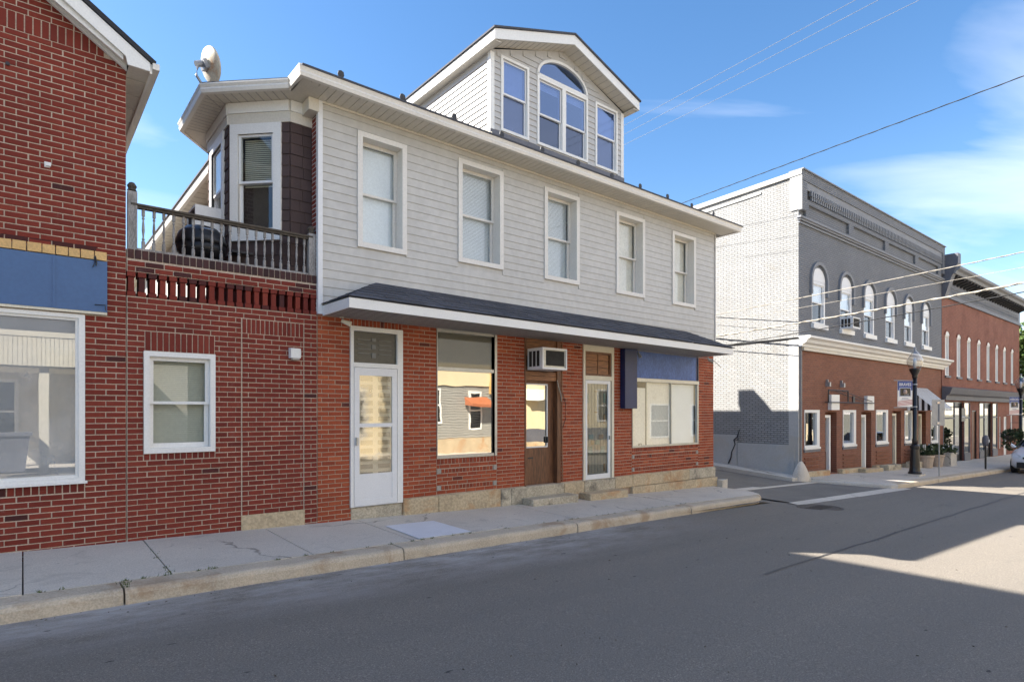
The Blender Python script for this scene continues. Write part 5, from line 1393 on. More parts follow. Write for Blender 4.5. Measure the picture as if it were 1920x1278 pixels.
# lower brick front
LW = [(18.93, 19.98, .70, 1.95), (21.78, 22.86, .68, 1.95), (24.70, 25.88, .66, 1.96), (27.70, 28.66, .60, 1.94)]
LD = [(20.42, 21.30, -.15, 1.88), (23.36, 24.28, -.18, 1.88), (26.36, 27.32, -.4, 1.92), (29.35, 30.3, -.5, 1.9)]
BW = [(30.9, 31.9, .5, 1.9)]
mb = MB(); wall(mb, GX0 + .102, GX1, -.9, 3.798, D + .02, D + .32, LW + LD + BW); mb.obj('lower_wall', 'red_brick', G_)
MB().box(GX0 + .06, GX0 + .14, D - .03, D + .02, -.1, 4.0).obj('downpipe', 'slate', G_)
for a, b, c, d in LW + BW:
    w = MB(TM).ring(a, b, c, d, (.03, .20, .12, .09), -.0, .14).box(a - .02, b + .02, -.03, .02, c - .002, c + .06).obj('shop_window', 'white', G_)
    sub(pane(w, TM, a + .03, b - .20, c + .12, d - .09, .06, 'glass_store'), w)
    sub(MB(TM).box(a - .03, b + .03, -.01, .02, c - .09, c - .004).obj('sill', 'slate', w), w)
    for k in range(4):
        sub(MB(TM).box(a, b, -.016, .019, c - .30 - k * .13, c - .25 - k * .13).obj('brick_ledge', 'red_brick', w), w)
for k, (a, b, c, d) in enumerate(LD):
    w = MB(TM).ring(a + .01, b - .28, c, d - .1, (.05, .10, .02, .09), .10, .30).obj('door_frame', 'white' if k < 2 else 'cream', G_)
    sub(MB(TM).box(a + .06, b - .38, .20, .24, c + .02, d - .19).obj('door', 'cream' if k == 1 else 'wood', w), w)
    sub(pane(w, TM, a + .10, b - .42, c + .7, d - .28, .19, 'glass_store'), w)
    MB(TM).box(b - .28, b, .28, .30, c, d).obj('door_return', 'red_brick', G_)
for a, b, z in ((18.75, 20.40, .16), (21.35, 23.34, .15), (24.35, 26.2, .17), (27.4, 29.3, .15)):
    MB().cbox(a, b, D - .16, D + .02, -.25, z, .02).fn(onslope).obj('base_stone', 'stone', G_)
MB().cbox(22.6, 24.2, D - .42, D - .165, -.25, .12, .02).fn(onslope).obj('step', 'stone', G_)
MB().cbox(24.6, 25.9, D - .45, D - .165, -.25, .20, .02).fn(onslope).obj('step', 'stone_g', G_)
MB().cbox(27.3, 28.6, D - .5, D - .165, -.25, .24, .02).fn(onslope).obj('step', 'stone_g', G_)
for x in (20.49, 21.60): MB(TM).box(x - .05, x + .05, -.12, .02, 2.72, 2.86).box(x - .02, x + .02, -.05, .02, 2.78, 2.95).obj('wall_lamp', 'steel', G_)
for x in (20.62, 23.60): MB(TM).box(x, x + .62, -.10, .015, 1.95, 2.46).obj('sign_box', 'white', G_)
mb = MB(TM).tube([(20.30, -.14, 2.20), (24.1, -.14, 2.20)], .02).tube([(20.30, -.14, 2.60), (21.82, -.14, 2.60)], .02).tube([(20.30, -.14, 2.20), (20.30, -.14, 2.6)], .02).tube([(21.82, -.14, 2.22), (21.82, -.14, 2.6)], .02).tube([(20.9, -.12, 2.56), (23.2, -.12, 2.26)], .012).tube([(21.4, -.12, 2.58), (24.0, -.12, 2.26)], .012)
for x in (20.4, 21.8, 23.9): mb.tube([(x, -.14, 2.2), (x, .03, 2.2)], .015)
mb.box(22.2, 22.35, -.16, -.12, 2.21, 2.42); mb.obj('sign_frame', 'darkmetal', G_)
# striped awning
aw = thing('striped_awning', 'black and white striped awning over a planted doorway of the grey building', 'awning', (28.6, D, 2.0))
ax0, ax1 = 27.95, 30.4; ay0 = 7.78
for k in range(9):
    ya, yb = D - .01 - k * (D - ay0) / 9, D - .01 - (k + 1) * (D - ay0) / 9
    za, zb = 2.90 - k * .095, 2.90 - (k + 1) * .095
    MB().prism([(ax0, ya, 1.94), (ax0, yb, 1.94), (ax0, yb, zb), (ax0, ya, za)], (.01, 0, 0)).obj('stripe', 'black' if k % 2 == 1 else 'white', aw)
n_ = 26
for k in range(n_):
    xa, xb = ax0 + .011 + k * (ax1 - ax0) / n_, ax0 + .011 + (k + 1) * (ax1 - ax0) / n_
    MB().prism([(xa, D - .01, 2.895), (xa, ay0, 2.045), (xa, ay0 - .012, 1.94), (xa, ay0, 1.93), (xa, ay0 + .012, 2.03), (xa, D - .01, 2.88)], (xb - xa - .002, 0, 0)).obj('stripe', 'black' if k % 2 == 1 else 'white', aw)

# guard stone at the white corner
gd = MB()
pg = [(-.30, -.12), (-.28, .02), (-.12, .02), (.34, .02), (.36, -.12)]
for z_, k in ((-.3, 1.0), (.10, 1.0), (.28, .7), (.42, .40), (.50, .15)):
    i = gd.p([(18.30 + .36 * k * math.cos(q), 8.50 + .20 * k * math.sin(q), z_) for q in [2 * math.pi * j / 12 for j in range(12)]])
    if z_ > -.3:
        for q in range(12): gd.f.append((i - 12 + q, i - 12 + (q + 1) % 12, i + (q + 1) % 12, i + q))
gd.f.append(tuple(range(i, i + 12)))
tag(gd.fn(onslope).obj('guard_stone', 'concrete', smooth=True), 'rounded concrete guard stone at the foot of the white brick corner', 'guard stone')

# ================================================================ FAR RED BRICK BUILDING
RX0, RX1 = 32.40, 47.3
B_ = thing('red_brick_building', 'two storey red brick block with bracketed grey cornice and tall narrow windows', 'building', (40, D, -.7))
RW = [(32.86, 33.5), (34.64, 35.28), (36.34, 36.98), (38.12, 38.76), (39.92, 40.56), (41.7, 42.34), (43.4, 44.04), (45.2, 45.84)]
mb = MB(); wall(mb, RX0, RX1, 2.9, 8.10, D, D + .3, [(a, b, 3.55, 5.42) for a, b in RW]); mb.obj('upper_wall', 'red_brick_2', B_)
MB().box(RX1 - .3, RX1, D + .302, 28, -1.2, 8.3).obj('side_wall', 'red_brick_y', B_); MB().box(RX0 + .0, RX0 + .3, D + .302, 28, 6, 8.3).obj('side_wall', 'grey_flat', B_)
MB().box(RX0 + .31, RX1 - .31, 27.7, 28, -1.2, 8.3).obj('back_wall', 'red_brick_2', B_)
MB().box(RX0 + .31, RX1 - .31, D + .31, 27.6, 7.9, 8.0).obj('roof', 'roofedge', B_)
MB().box(RX0 + .31, RX1 - .31, D + 1.6, D + 1.65, -1, 7.8).obj('inner_wall', 'interior', B_)
for a, b in RW:
    cxw = (a + b) / 2; r_ = (b - a) / 2
    pts = [(cxw + r_ * math.cos(math.pi * k / 8), 5.42 + r_ * .6 * math.sin(math.pi * k / 8)) for k in range(9)]
    w = MB(TM).prism([(x, -.004, z) for x, z in pts], (0, .03, 0)).ring(a, b, 3.56, 5.418, (.03, .06, .05, .05), .02, .14)
    w = w.obj('window', 'white', B_)
    sub(MB(TM).box(a + .03, b - .06, .10, .12, 3.6, 5.37).obj('board', 'white_v', w), w)
    sub(MB(TM).box(a - .05, b + .05, -.06, .02, 3.46, 3.56).obj('sill', 'slate', w), w)
    hd = MB(TM)
    for k in range(8):
        t0, t1 = math.pi * k / 8, math.pi * (k + 1) / 8
        q = [(cxw + R1 * math.cos(t), 5.42 + R1 * .6 * math.sin(t)) for R1, t in ((r_ + .12, t0), (r_ + .01, t0), (r_ + .01, t1), (r_ + .12, t1))]
        hd.hexa([(x, -.03, z) for x, z in q] + [(x, -.001, z) for x, z in q])
    sub(hd.obj('brick_arch', 'red_brick_2', w), w)
# cornice
MB().box(RX0 - .0, RX1, D - .08, D - .002, 7.13, 7.26).obj('frieze_base', 'slate', B_)
MB().box(RX0 - .0, RX1, D - .03, D - .002, 7.262, 8.095).obj('frieze', 'slate', B_)
MB().prism([(RX0, D + o_, z) for o_, z in ((.28, 8.101), (-.50, 8.101), (-.55, 8.22), (-.68, 8.28), (-.70, 8.40), (.28, 8.55))], (RX1 - RX0 + .1, 0, 0)).obj('cornice', 'grey_flat', B_)
for k in range(27):
    x = RX0 + .5 + k * .53
    MB().prism([(x, D - .031, 7.84), (x, D - .031, 8.09), (x, D - .48, 8.09), (x, D - .46, 8.0), (x, D - .2, 7.92)], (.18, 0, 0)).obj('bracket', 'roofedge', B_)
fr2 = MB()
for k in range(70):
    x = RX0 + .4 + k * .2; fr2.prism([(x, D - .031, 7.36), (x + .08, D - .031, 7.56), (x + .16, D - .031, 7.36)], (0, -.02, 0)); fr2.box(x + .02, x + .14, D - .05, D - .031, 7.62, 7.70)
fr2.obj('frieze_ornament', 'grey_flat', B_, kind='stuff')
MB().prism([(RX0 - .04, D - .62, 8.55), (RX0 - .04, D - .62, 9.0), (RX0 - .04, D + .1, 9.0), (RX0 - .04, D + .1, 7.1), (RX0 - .04, D - .12, 7.1), (RX0 - .04, D - .35, 7.9)], (.42, 0, 0)).obj('end_bracket', 'slate', B_)
# shopfront
MB().prism([(RX0, D + o_, z) for o_, z in ((0, 2.42), (-.15, 2.42), (-.18, 2.62), (-.30, 2.70), (-.36, 2.86), (-.40, 2.98), (0, 3.06))], (RX1 - RX0, 0, 0)).obj('shop_cornice', 'slate', B_)
SG = [(32.66, 34.4, -.25, 2.36), (35.9, 36.9, -.2, 2.36), (38.6, 39.6, -.2, 2.36), (41.2, 42.2, -.2, 2.36)]
SDo = [(34.42, 35.88, -.7, 2.36), (37.3, 38.15, -.7, 1.95), (39.62, 41.18, -.7, 2.36), (43.7, 44.4, -.8, 1.6), (45.3, 45.8, -.2, 1.7), (42.75, 43.05, -.2, 1.6)]
mb = MB(); wall(mb, RX0, RX1, -1.3, 2.9, D + .03, D + .32, SG + SDo); mb.obj('shop_wall', 'red_brick_2', B_)
for a, b, c, d in SG:
    w = MB(TM).ring(a, b, c, d, .05, .01, .10).box(a + .05, b - .05, .01, .08, 1.55, 1.62).box(a, b, -.01, .05, c - .35, c - .003).obj('shop_window', 'slate', B_)
    sub(pane(w, TM, a + .05, b - .05, c + .05, 1.55, .04, 'glass_mirror'), w); sub(pane(w, TM, a + .05, b - .05, 1.62, d - .05, .04, 'glass_mirror'), w)
for k, (a, b, c, d) in enumerate(SDo):
    yk = .14 if k in (0, 2) else .10
    w = MB(TM).ring(a, b, c, d, .06, yk - .04, yk + .1).obj('door_frame', ('black', 'black', 'black', 'white', 'white', 'white')[k], B_)
    sub(MB(TM).box(a + .06, b - .06, yk, yk + .04, c + .06, d - .06).obj('door', ('black', 'wood', 'black', 'white_v', 'white_v', 'white_v')[k], w), w)
    if k in (0, 2): sub(pane(w, TM, a + .3, b - .3, c + .5, d - .3, yk - .02, 'glass_store'), w)
sb_ = thing('hanging_shop_sign', 'black hanging shop sign with white script beside the striped awning', 'sign', (33.6, D - .4, 1.5))
MB().box(33.3, 33.9, D - .52, D - .46, 1.45, 2.05).obj('board', 'black', sb_)
MB().tube([(33.6, D + .02, 2.12), (33.6, D - .55, 2.12)], .02).obj('arm', 'darkmetal', sb_)
mb = MB()
for k in range(7): mb.tube([(33.34 + .075 * k, D - .525, 1.62 + .02 * math.sin(k * 2.1)), (33.37 + .075 * k, D - .525, 1.70 + .02 * math.cos(k)), (33.40 + .075 * k, D - .525, 1.62)], .007, 4)
mb.obj('script', 'white', sb_)

# ================================================================ STREET FURNITURE
def lamp_post():
    t = thing('lamp_post', 'black lamp post with acorn globe standing nearest, before the brick shop windows', 'lamp post', (23.28, 7.0, gz(23.28) - .02), 'acorn globe lamp posts', local=True)
    MB().box(-.3, .3, -.22, .22, -.1, .06).obj('footing', 'concrete', t)
    MB().lathe([(.20, .06), (.20, .12), (.17, .15), (.16, .22), (.15, .26), (.13, .9), (.15, .93), (.15, 1.0), (.10, 1.05)], n=16).obj('base', 'black', t, False)
    MB().lathe([(.085, 1.0), (.085, 1.22), (.072, 1.28), (.065, 3.30)], n=12).obj('pole', 'black', t, True)
    MB().lathe([(.07, 3.28), (.09, 3.32), (.08, 3.36), (.12, 3.46), (.165, 3.56), (.165, 3.60)], n=16).obj('globe_holder', 'black', t, True)
    MB().lathe([(.14, 3.58), (.20, 3.66), (.235, 3.80), (.225, 3.92), (.17, 4.03), (.13, 4.07), (.13, 4.10), (.09, 4.16), (.05, 4.20), (.03, 4.24), (.045, 4.28), (.01, 4.34)], n=20).obj('globe', 'globe', t, True)
    MB().lathe([(.03, 3.6), (.05, 3.7), (.05, 3.9), (.02, 3.95)], n=10).obj('lamp_bulb', 'lens', t, True)
    for z in (2.30, 3.05): MB().lathe([(.075, z), (.078, z + .02), (.075, z + .04)], n=12).obj('band', 'steel', t)
    return t
lp = lamp_post()
lp2 = copy_tree(lp); lp2.location = (38.2, 6.95, gz(38.2) - .02); lp2['label'] = 'far black lamp post with acorn globe beside the parked white car'
def banner(x, y, zb, label, head):
    t = thing('street_banner', label, 'banner', (x, y, zb), 'banners on the lamp posts')
    x0, x1 = x - .62, x - .10
    def Mx(): return Matrix(((math.cos(R(-38)), 0, 0, x), (math.sin(R(-38)), 1, 0, y), (0, 0, 1, zb), (0, 0, 0, 1)))
    M = Matrix.Translation((x, y, zb)) @ Matrix.Rotation(R(-30), 4, 'Z')
    MB(M).box(-.66, -.10, -.006, .006, 0, .86).obj('cloth', 'white', t)
    MB(M).box(-.659, -.101, -.010, -.0061, .55, .859).obj('blue_field', 'banner_blue', t)
    MB(M).box(-.60, -.16, -.013, -.0101, .34, .64).obj('portrait_mount', 'banner_pale', t)
    MB(M).box(-.575, -.185, -.016, -.0131, .36, .62).obj('portrait_backdrop', 'black', t)
    MB(M).lathe([(.001, .42), (.06, .44), (.07, .50), (.05, .56), (.001, .58)], -.40, -.02, 10).obj('portrait_face', 'banner_skin', t, True)
    MB(M).box(-.43, -.24, -.019, -.0161, .365, .44).obj('portrait_coat', 'slate', t)
    for k in range(4):
        MB(M).prism([(-.655, -.011, .02 + k * .045), (-.105, -.011, .08 + k * .045), (-.105, -.011, .10 + k * .045), (-.655, -.011, .04 + k * .045)], (0, .0045, 0)).obj('flag_stripe', 'banner_red', t)
    text(head, .135, (0, 0, 0), 'white', None, name='banner_lettering')
    o = bpy.data.objects[-1] if False else COL.objects[-1]
    o.data.transform(M @ Matrix.Translation((-.38, -.0125, .70))); attach(o, t)
    MB(M).box(-.50, -.26, -.013, -.0061, .27, .285).box(-.55, -.21, -.013, -.0061, .235, .245).obj('caption_line', 'banner_blue', t)
    for z in (-.03, .88): MB(M).tube([(-.80, 0, z), (0, 0, z)], .014).obj('arm', 'steel', t)
    return t
M_['banner_blue'] = mat('banner_blue', (.055, .085, .25), .7, .1, 4, 40)
M_['banner_pale'] = mat('banner_pale', (.42, .46, .62), .7, .1, 4, 40)
M_['banner_red'] = mat('banner_red', (.42, .10, .12), .7, .1, 4, 40)
M_['banner_skin'] = mat('banner_print_skin', (.50, .36, .29), .7, .1, 4, 40)
banner(23.28, 7.0, 2.06, 'blue and white portrait banner on the nearest lamp post', 'BRAVES')
banner(38.2, 6.95, 1.75, 'blue and white portrait banner on the far lamp post', 'HEROES')

sg_ = thing('street_sign', 'blank back of a grey sign plate on a thin steel post by the curb', 'sign', (24.0, 6.5, gz(24) - .03))
MB().box(23.985, 24.015, 6.49, 6.52, gz(24) - .1, 2.2).obj('post', 'steel', sg_)
M = Matrix.Translation((24.0, 6.53, 1.42)) @ Matrix.Rotation(R(-52), 4, 'Z')
MB(M).box(-.19, .19, -.006, .006, 0, .88).obj('plate', 'steel', sg_)
MB(M).box(-.04, .04, -.03, -.007, .05, .12).box(-.04, .04, -.03, -.007, .74, .80).obj('bolt', 'chrome', sg_)
pm = thing('parking_meter', 'single black parking meter on a pole near the curb', 'parking meter', (30.3, 6.62, gz(30.3)))
zb = gz(30.3) - .03
MB().tube([(30.3, 6.62, zb - .05), (30.3, 6.62, zb + .95)], .035, 10).obj('pole', 'black', pm)
MB().lathe([(.06, zb + .95), (.09, zb + 1.0), (.12, zb + 1.08), (.12, zb + 1.22), (.10, zb + 1.32), (.03, zb + 1.38)], 30.3, 6.62, 14).obj('head', 'slate', pm, True)
MB(TX(30.3, 6.62, zb)).box(-.06, .06, -.125, -.10, 1.10, 1.2).obj('dial', 'lens', pm)

def leaves(mb, c, rad, n, size, flat=1.0):
    for k in range(n):
        while True:
            q = Vector((random.uniform(-1, 1), random.uniform(-1, 1), random.uniform(-1, 1)))
            if q.length < 1: break
        q = Vector((c[0] + q.x * rad[0], c[1] + q.y * rad[1], c[2] + q.z * rad[2]))
        a = Vector((random.gauss(0, 1), random.gauss(0, 1), random.gauss(0, 1) * flat)).normalized(); b = a.cross(Vector((random.gauss(0, 1), random.gauss(0, 1), random.gauss(0, 1)))).normalized()
        s_ = size * random.uniform(.6, 1.3)
        mb.poly([q - a * s_, q + b * s_ * .5, q + a * s_, q - b * s_ * .5])
def planter(x, y, kind, label):
    z = gz(x)
    t = thing('planter', label, 'planter', (x, y, z), 'planters by the striped awning')
    if kind == 'pot':
        MB().lathe([(.20, z - .02), (.22, z + .02), (.27, z + .40), (.30, z + .42), (.30, z + .50), (.26, z + .50), (.25, z + .44)], x, y, 16).obj('pot', 'terracotta', t, False)
    else:
        MB().box(x - .42, x + .42, y - .24, y + .24, z - .02, z + .52).ring(x - .45, x + .45, z + .50, z + .56, .03, y - .27, y + .27).obj('pot', 'concrete', t)
    mb = MB(); leaves(mb, (x, y, z + .68), (.40, .36, .26), 420, .07); mb.obj('foliage', 'leaf_d', t, recalc=False)
    mb = MB()
    for k in range(7): 
        a = random.uniform(0, 6.28); mb.box(x + .3 * math.cos(a) - .015, x + .3 * math.cos(a) + .015, y + .28 * math.sin(a) - .015, y + .28 * math.sin(a) + .015, z + .72 + random.uniform(-.1, .2), z + .75 + random.uniform(0, .2))
    mb.obj('blossom', 'white', t)
planter(28.3, 8.12, 'pot', 'round stone flower pot nearest the lamp post')
planter(29.6, 8.12, 'pot', 'round stone flower pot between the other two planters')
planter(30.95, 8.10, 'box', 'square concrete planter with dark plants behind the sign post')

# parked white car, nose towards us
def car(cx, cy_, z0):
    t = thing('parked_car', 'white compact car parked at the curb facing this way', 'car', (cx, cy_, z0), local=True)
    # sections along local x (nose at 0), each: x, half width, z of sill, belt, roof
    st = [(0.00, .62, .38, .60, .62, .40), (.06, .76, .26, .68, .72, .50), (.35, .85, .22, .78, .84, .62), (.95, .89, .20, .90, .98, .70), (1.25, .90, .20, .94, 1.08, .68), (1.85, .90, .20, .97, 1.46, .60), (2.5, .90, .20, .98, 1.52, .62), (3.3, .90, .20, 1.0, 1.50, .60), (3.9, .88, .22, 1.02, 1.36, .58), (4.25, .84, .26, 1.0, 1.04, .62), (4.35, .76, .34, .80, .84, .5)]
    mb = MB(); pr = None
    for x, hw_, zs, zbelt, zr, rw in st:
        sec = [(-hw_ * .86, zs), (-hw_, zs + .12), (-hw_, (zs + zbelt) / 2), (-hw_ * .985, zbelt), (-rw, zr - .03), (-rw * .75, zr), (0, zr + .015), (rw * .75, zr), (rw, zr - .03), (hw_ * .985, zbelt), (hw_, (zs + zbelt) / 2), (hw_, zs + .12), (hw_ * .86, zs)]
        i = mb.p([(x, y, z) for y, z in sec]); n = len(sec)
        if pr is not None:
            for q in range(n): mb.f.append((pr + q, i + q, i + (q + 1) % n, pr + (q + 1) % n))
        else: mb.f.append(tuple(range(i, i + n)))
        pr = i
    mb.f.append(tuple(reversed(range(pr, pr + n))))
    mb.obj('body', 'car', t, True)
    MB().prism([(1.245, -.67, 1.075), (1.245, .67, 1.075), (1.80, .60, 1.42), (1.80, -.60, 1.42)], (-.03, 0, .03)).obj('windscreen', 'carglass', t)
    for sgn in (-1, 1):
        MB().prism([(1.45, sgn * .905, 1.0), (3.7, sgn * .895, 1.05), (3.5, sgn * .66, 1.43), (1.95, sgn * .66, 1.43)], (0, sgn * .012, .012)).obj('side_window', 'carglass', t)
        MB().lathe([(.12, -.045), (.30, -.05), (.325, -.03), (.325, .15), (.30, .17), (.12, .165)], n=22).fn(lambda q: (.78 + q[0], sgn * (.74 + q[2]), .325 + q[1])).obj('wheel', 'tyre', t)
        MB().lathe([(.12, -.045), (.30, -.05), (.325, -.03), (.325, .15), (.30, .17), (.12, .165)], n=22).fn(lambda q: (3.45 + q[0], sgn * (.74 + q[2]), .325 + q[1])).obj('wheel', 'tyre', t)
        for xw in (.78, 3.45): MB().lathe([(.02, .165), (.19, .172), (.20, .168)], n=16).fn(lambda q: (xw + q[0], sgn * (.74 + q[2]), .325 + q[1])).obj('hubcap', 'steel', t)
        MB().prism([(.06, sgn * .50, .66), (.10, sgn * .77, .66), (.40, sgn * .86, .76), (.30, sgn * .72, .82), (.10, sgn * .50, .74)], (-.03, 0, .02)).obj('headlight', 'lens', t)
        MB().prism([(1.42, sgn * .91, 1.0), (1.62, sgn * .91, 1.0), (1.60, sgn * 1.06, 1.12), (1.44, sgn * 1.06, 1.12), (1.44, sgn * 1.04, 1.02)], (0, 0, .05)).obj('wing_mirror', 'car', t)
        MB().lathe([(.05, 0), (.05, .03)], n=10).fn(lambda q: (.03 - q[2] * .5, sgn * .62 + q[0], .40 + q[1])).obj('fog_lamp', 'lens', t)
    MB().box(-.035, .05, -.60, .60, .26, .48, .01).obj('bumper_grille', 'tyre', t)
    MB().box(-.02, .06, -.42, .42, .62, .70, .005).obj('upper_grille', 'black', t)
    MB().box(-.045, -.03, -.26, .26, .48, .60).obj('number_plate', 'white', t)
    return t
car(31.1, 5.18, gz(31.9) - .185)

# trees at the end of the block
def tree(x, y, h, label, m, n=5200):
    z = gz(x)
    t = thing('street_tree', label, 'tree', (x, y, z), 'trees beyond the red brick building')
    MB().tube([(x, y, z - .2), (x + .1, y, z + h * .3), (x - .1, y + .1, z + h * .55), (x, y, z + h * .8)], [.28, .2, .13, .05], 8).obj('trunk', 'bark', t)
    for k in range(6):
        a = k * 1.05 + random.random(); zz0 = z + h * random.uniform(.28, .5)
        MB().tube([(x, y, zz0), (x + 1.0 * math.cos(a), y + 1.0 * math.sin(a), zz0 + 1.0), (x + 2.0 * math.cos(a), y + 2.0 * math.sin(a), zz0 + 1.6)], [.09, .06, .02], 6).obj('limb', 'bark', t)
    mb = MB()
    for k in range(26):
        a = random.uniform(0, 6.28); rr = random.uniform(.3, 2.6); zz0 = z + h * random.uniform(.32, .97)
        k_ = 1 - abs((zz0 - z) / h - .6) * 1.4
        leaves(mb, (x + rr * math.cos(a) * k_, y + rr * math.sin(a) * k_, zz0), (1.0, 1.0, .7), n // 26, .17)
    mb.obj('crown', m, t, recalc=False)
tree(50.5, 9.5, 8.2, 'sunlit green street tree just past the red brick building', 'leaf')
tree(58.0, 9.2, 9.0, 'taller green tree farther down the street', 'leaf')
hb_ = thing('hanging_basket', 'dark leafy hanging basket on the far lamp post', 'hanging basket', (37.9, 7.3, .9))
MB().lathe([(.05, .42), (.2, .50), (.28, .66), (.28, .7)], 37.95, 7.3, 14).obj('basket', 'bark', hb_)
mb = MB(); leaves(mb, (38.05, 7.2, .75), (.45, .5, .30), 360, .09); leaves(mb, (37.95, 7.3, .40), (.35, .4, .45), 200, .08); mb.obj('foliage', 'leaf_d', hb_, recalc=False)
MB().tube([(38.15, 7.0, 1.35), (37.95, 7.3, 1.35), (37.95, 7.3, .75)], .012).obj('bracket', 'darkmetal', hb_)

# overhead lines
def wire(name, label, a, b, sag, r_, m, n=24, twist=0):
    a, b = Vector(a), Vector(b)
    pts = []
    for k in range(n + 1):
        t = k / n; q = a.lerp(b, t); q.z -= sag * 4 * t * (1 - t); pts.append(q)
    mb = MB().tube(pts, r_, 5)
    if twist:
        n2 = n * 6; d = (b - a).normalized(); s1 = d.cross(Vector((0, 0, 1))).normalized(); s2 = s1.cross(d); p2 = []
        for k in range(n2 + 1):
            t = k / n2; q = a.lerp(b, t); q.z -= sag * 4 * t * (1 - t); an = k * 1.05
            p2.append(q + (s1 * math.cos(an) + s2 * math.sin(an)) * twist)
        mb.tube(p2, r_ * .8, 4)
    return tag(mb.obj(name, m), label, 'overhead cable', 'overhead cables')

def cable(label, a, b, ext, sag, r_, m, twist=0):
    a, b = Vector(a), Vector(b); b = a + (b - a) * ext
    wire('overhead_cable', label, a, b, sag, r_, m, 26, twist)
cable('black twisted cable rising over the grey building roof', (22.6, 16, 11.10), (19.585, 3.5, 10.37), 1.7, .0, .013, 'rubber', .010)
cable('pale cable crossing the arched windows of the grey building', (18.46, 11.6, 5.22), (16.79, 3, 5.40), 1.7, .05, .011, 'cable_g', .008)
cable('thick bundled cable crossing below the arched windows', (18.46, 11.6, 4.48), (16.79, 3, 4.777), 1.7, .10, .020, 'cable_g', .018)
cable('dark cable running just under the thick bundle', (18.46, 11.6, 4.10), (16.79, 3, 4.534), 1.7, .05, .012, 'rubber', .006)
cable('thin grey wire between the pale cable and the thick bundle', (18.46, 11.6, 4.95), (16.79, 3, 5.06), 1.7, .04, .006, 'cable_g', 0)
for lab, A0, B0 in (('highest thin wire in the sky above the alley', (1.492, 1.0, .929), (2.6335, 1.0, 1.6793)), ('middle thin wire in the sky above the alley', (1.366, 1.0, .820), (2.8765, 1.0, 1.7852)), ('lowest thin wire in the sky above the alley', (1.354, 1.0, .780), (3.398, 1.0, 2.0123))):
    zw = 9.1
    a = Vector(A0) * (zw / A0[2]); b = Vector(B0) * (zw / B0[2])
    d = (a - b); a = a + d * .9; b = b - d * 1.2
    wire('power_line', lab, (a.x, a.y, zw + 1.9), (b.x, b.y, zw + 1.9), 0, .0055, 'steel', 12, 0)
tag(MB().tube([(18.49, 11.8, 4.17), (18.49, 10.7, 4.15), (18.49, 8.66, 4.18)], .018).obj('wall_cable', 'rubber'), 'dark cable strung along the white brick wall above its cornice end', 'wall cable')

# ================================================================ BLOCKS OUT OF THE FRAME (they shade the road and show in the glass)
NB = thing('corner_block', 'three storey brick block next to the gable house', 'building', (-9, D, .5))
MB().box(-18, -3.72, D + .02, 15.9, -.5, 13.0).obj('wall', 'left_tex', NB)
MB().box(-18.1, -3.74, D - .1, 16.0, 13.002, 13.15).obj('cornice', 'grey_flat', NB)
for k in range(4):
    for z in (5.0, 8.6):
        w = MB(TX(0, D + .02, 0)).ring(-16.5 + k * 3.4, -15.3 + k * 3.4, z, z + 2, .08, -.05, .0).obj('window', 'white', NB)
        sub(MB(TX(0, D + .02, 0)).box(-16.42 + k * 3.4, -15.38 + k * 3.4, -.01, -.001, z + .08, z + 1.92).obj('pane', 'carglass', w), w)
strip(-7.0, -4.6, -.02, -.05, -40, 90).obj('opposite_sidewalk', 'concrete', kind='structure', recalc=False)
OY = -6.6
def opp(name, label, x0, x1, h, m, band=None):
    o = thing(name, label, 'building', ((x0 + x1) / 2, OY, gz((x0 + x1) / 2)))
    MB().box(x0, x1, OY - 8, OY, -1.2, h).obj('wall', m, o)
    MB().prism([(x0 - .2, OY + .3, h), (x1 + .2, OY + .3, h), (x1 + .2, OY - 4, h + 2.2), (x0 - .2, OY - 4, h + 2.2)], (0, 0, .05)).obj('roof', 'roofedge', o)
    return o
def oppwin(o, x0, x1, z0, z1):
    M = Matrix(((1, 0, 0, 0), (0, -1, 0, OY), (0, 0, 1, 0), (0, 0, 0, 1)))
    w = MB(M).ring(x0, x1, z0, z1, .10, -.05, -.001).box(x0 + .1, x1 - .1, -.03, -.001, (z0 + z1) / 2 - .03, (z0 + z1) / 2 + .03).obj('window', 'white', o)
    sub(MB(M).box(x0 + .1, x1 - .1, -.02, -.001, z0 + .1, z1 - .1).obj('pane', 'carglass', w), w)
O1 = opp('clapboard_shop', 'grey clapboard shop with an orange window awning across the street', 12.8, 19.2, 6.4, 'clap_grey')
MB().box(12.8, 19.2, OY + .001, OY + .10, 3.15, 4.2).obj('band', 'tan_wall', O1)
MB().box(12.75, 19.25, OY + .001, OY + .14, -1, .62).obj('base', 'stone', O1)
for k in range(20): MB().box(12.8, 19.2, OY + .001, OY + .02, .64 + k * .125, .645 + k * .125 + .08).obj('siding_board', 'clap_grey', O1)
oppwin(O1, 14.5, 15.3, 1.3, 3.0); oppwin(O1, 16.9, 17.7, 1.0, 2.9)
MB().prism([(16.6, OY + .1, 2.6), (16.6, OY + .7, 2.25), (16.6, OY + .7, 2.12), (16.6, OY + .1, 2.2)], (1.4, 0, 0)).obj('canopy', 'orange', O1)
MB().box(18.1, 18.7, OY + .12, OY + .25, 2.75, 4.0).obj('sign', 'yellow_tile', O1)
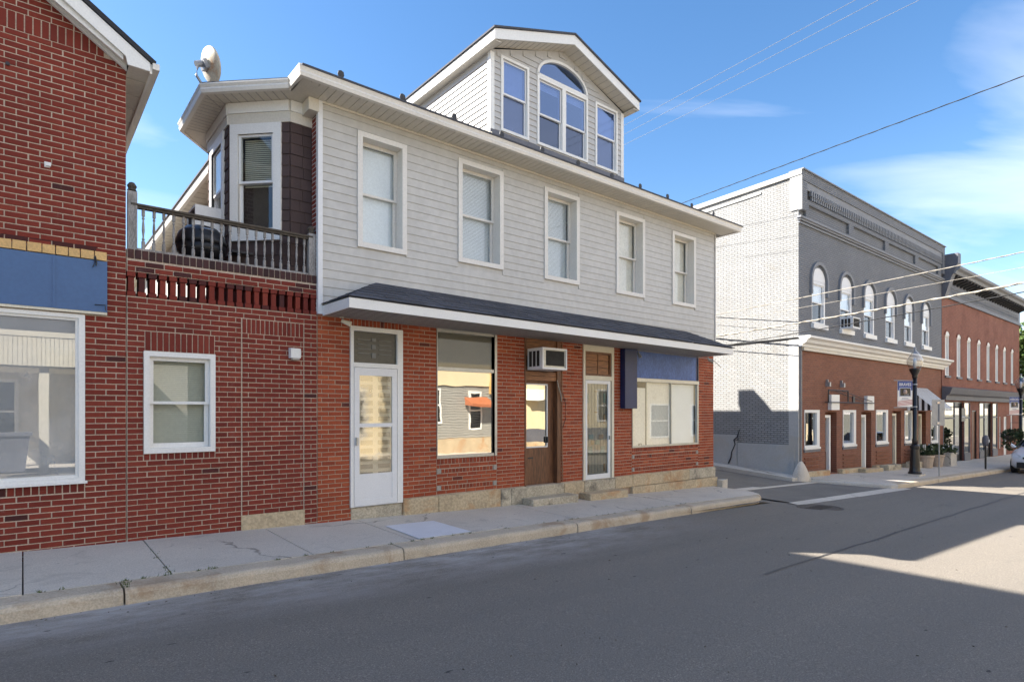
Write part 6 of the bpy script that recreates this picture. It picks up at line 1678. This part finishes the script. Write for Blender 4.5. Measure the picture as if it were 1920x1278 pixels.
O2 = opp('stucco_shop', 'cream stucco shop with a grey panelled base across the street', 19.3, 29, 6.8, 'tan_wall')
MB().box(19.3, 29, OY + .001, OY + .06, -.6, .95).obj('panel', 'slate', O2); MB().box(19.3, 29, OY + .001, OY + .18, -1.2, .25).obj('base', 'stone', O2)
oppwin(O2, 23.5, 24.8, 1.3, 3.2); oppwin(O2, 26, 27.3, 1.3, 3.2)
MB().box(20.6, 21.6, OY + .07, OY + .5, 2.5, 3.1).obj('air_conditioner', 'white', O2)
O3 = opp('brick_porch_shop', 'tan shop with a white ribbed canopy on posts across the street', -4.5, 4.6, 3.9, 'soffit')
for k in range(46): MB().box(-2.2 + k * .1, -2.2 + k * .1 + .092, -3.62, -3.58, 3.15, 3.95).obj('canopy_rib', 'cream', O3)
MB().box(-2.25, 2.45, OY, -3.56, 3.95, 4.1).box(-2.2, 2.4, OY, -3.63, 3.10, 3.15).obj('canopy', 'cream', O3)
for x in (-1.9, .35, 2.1): MB().box(x, x + .22, -3.95, -3.73, -.1, 3.10).obj('post', 'cream', O3)
oppwin(O3, -1.3, -.1, .9, 2.9)
bn = thing('rubbish_bin', 'grey wheeled rubbish bin in front of the porch across the street', 'rubbish bin', (-.2, -3.4, .3))
MB().hexa([(-.45, -3.6, .3), (.05, -3.6, .3), (.05, -3.1, .3), (-.45, -3.1, .3), (-.55, -3.7, 1.25), (.15, -3.7, 1.25), (.15, -3.0, 1.25), (-.55, -3.0, 1.25)]).obj('body', 'slate', bn)
MB().box(-.6, .2, -3.75, -2.95, 1.25, 1.33).obj('lid', 'slate', bn)
O4 = opp('brick_shop', 'red brick shop between the porch shop and the clapboard shop', 5.4, 12.2, 6.0, 'tan_wall')
oppwin(O4, 6.4, 8.4, .8, 2.9); oppwin(O4, 9.4, 11.4, .8, 2.9)
O5 = opp('long_stucco_block', 'long cream block farther along the opposite side', 29.6, 60, 7.2, 'tan_wall')
for k in range(6): oppwin(O5, 31 + k * 4.5, 33 + k * 4.5, .2, 2.4)
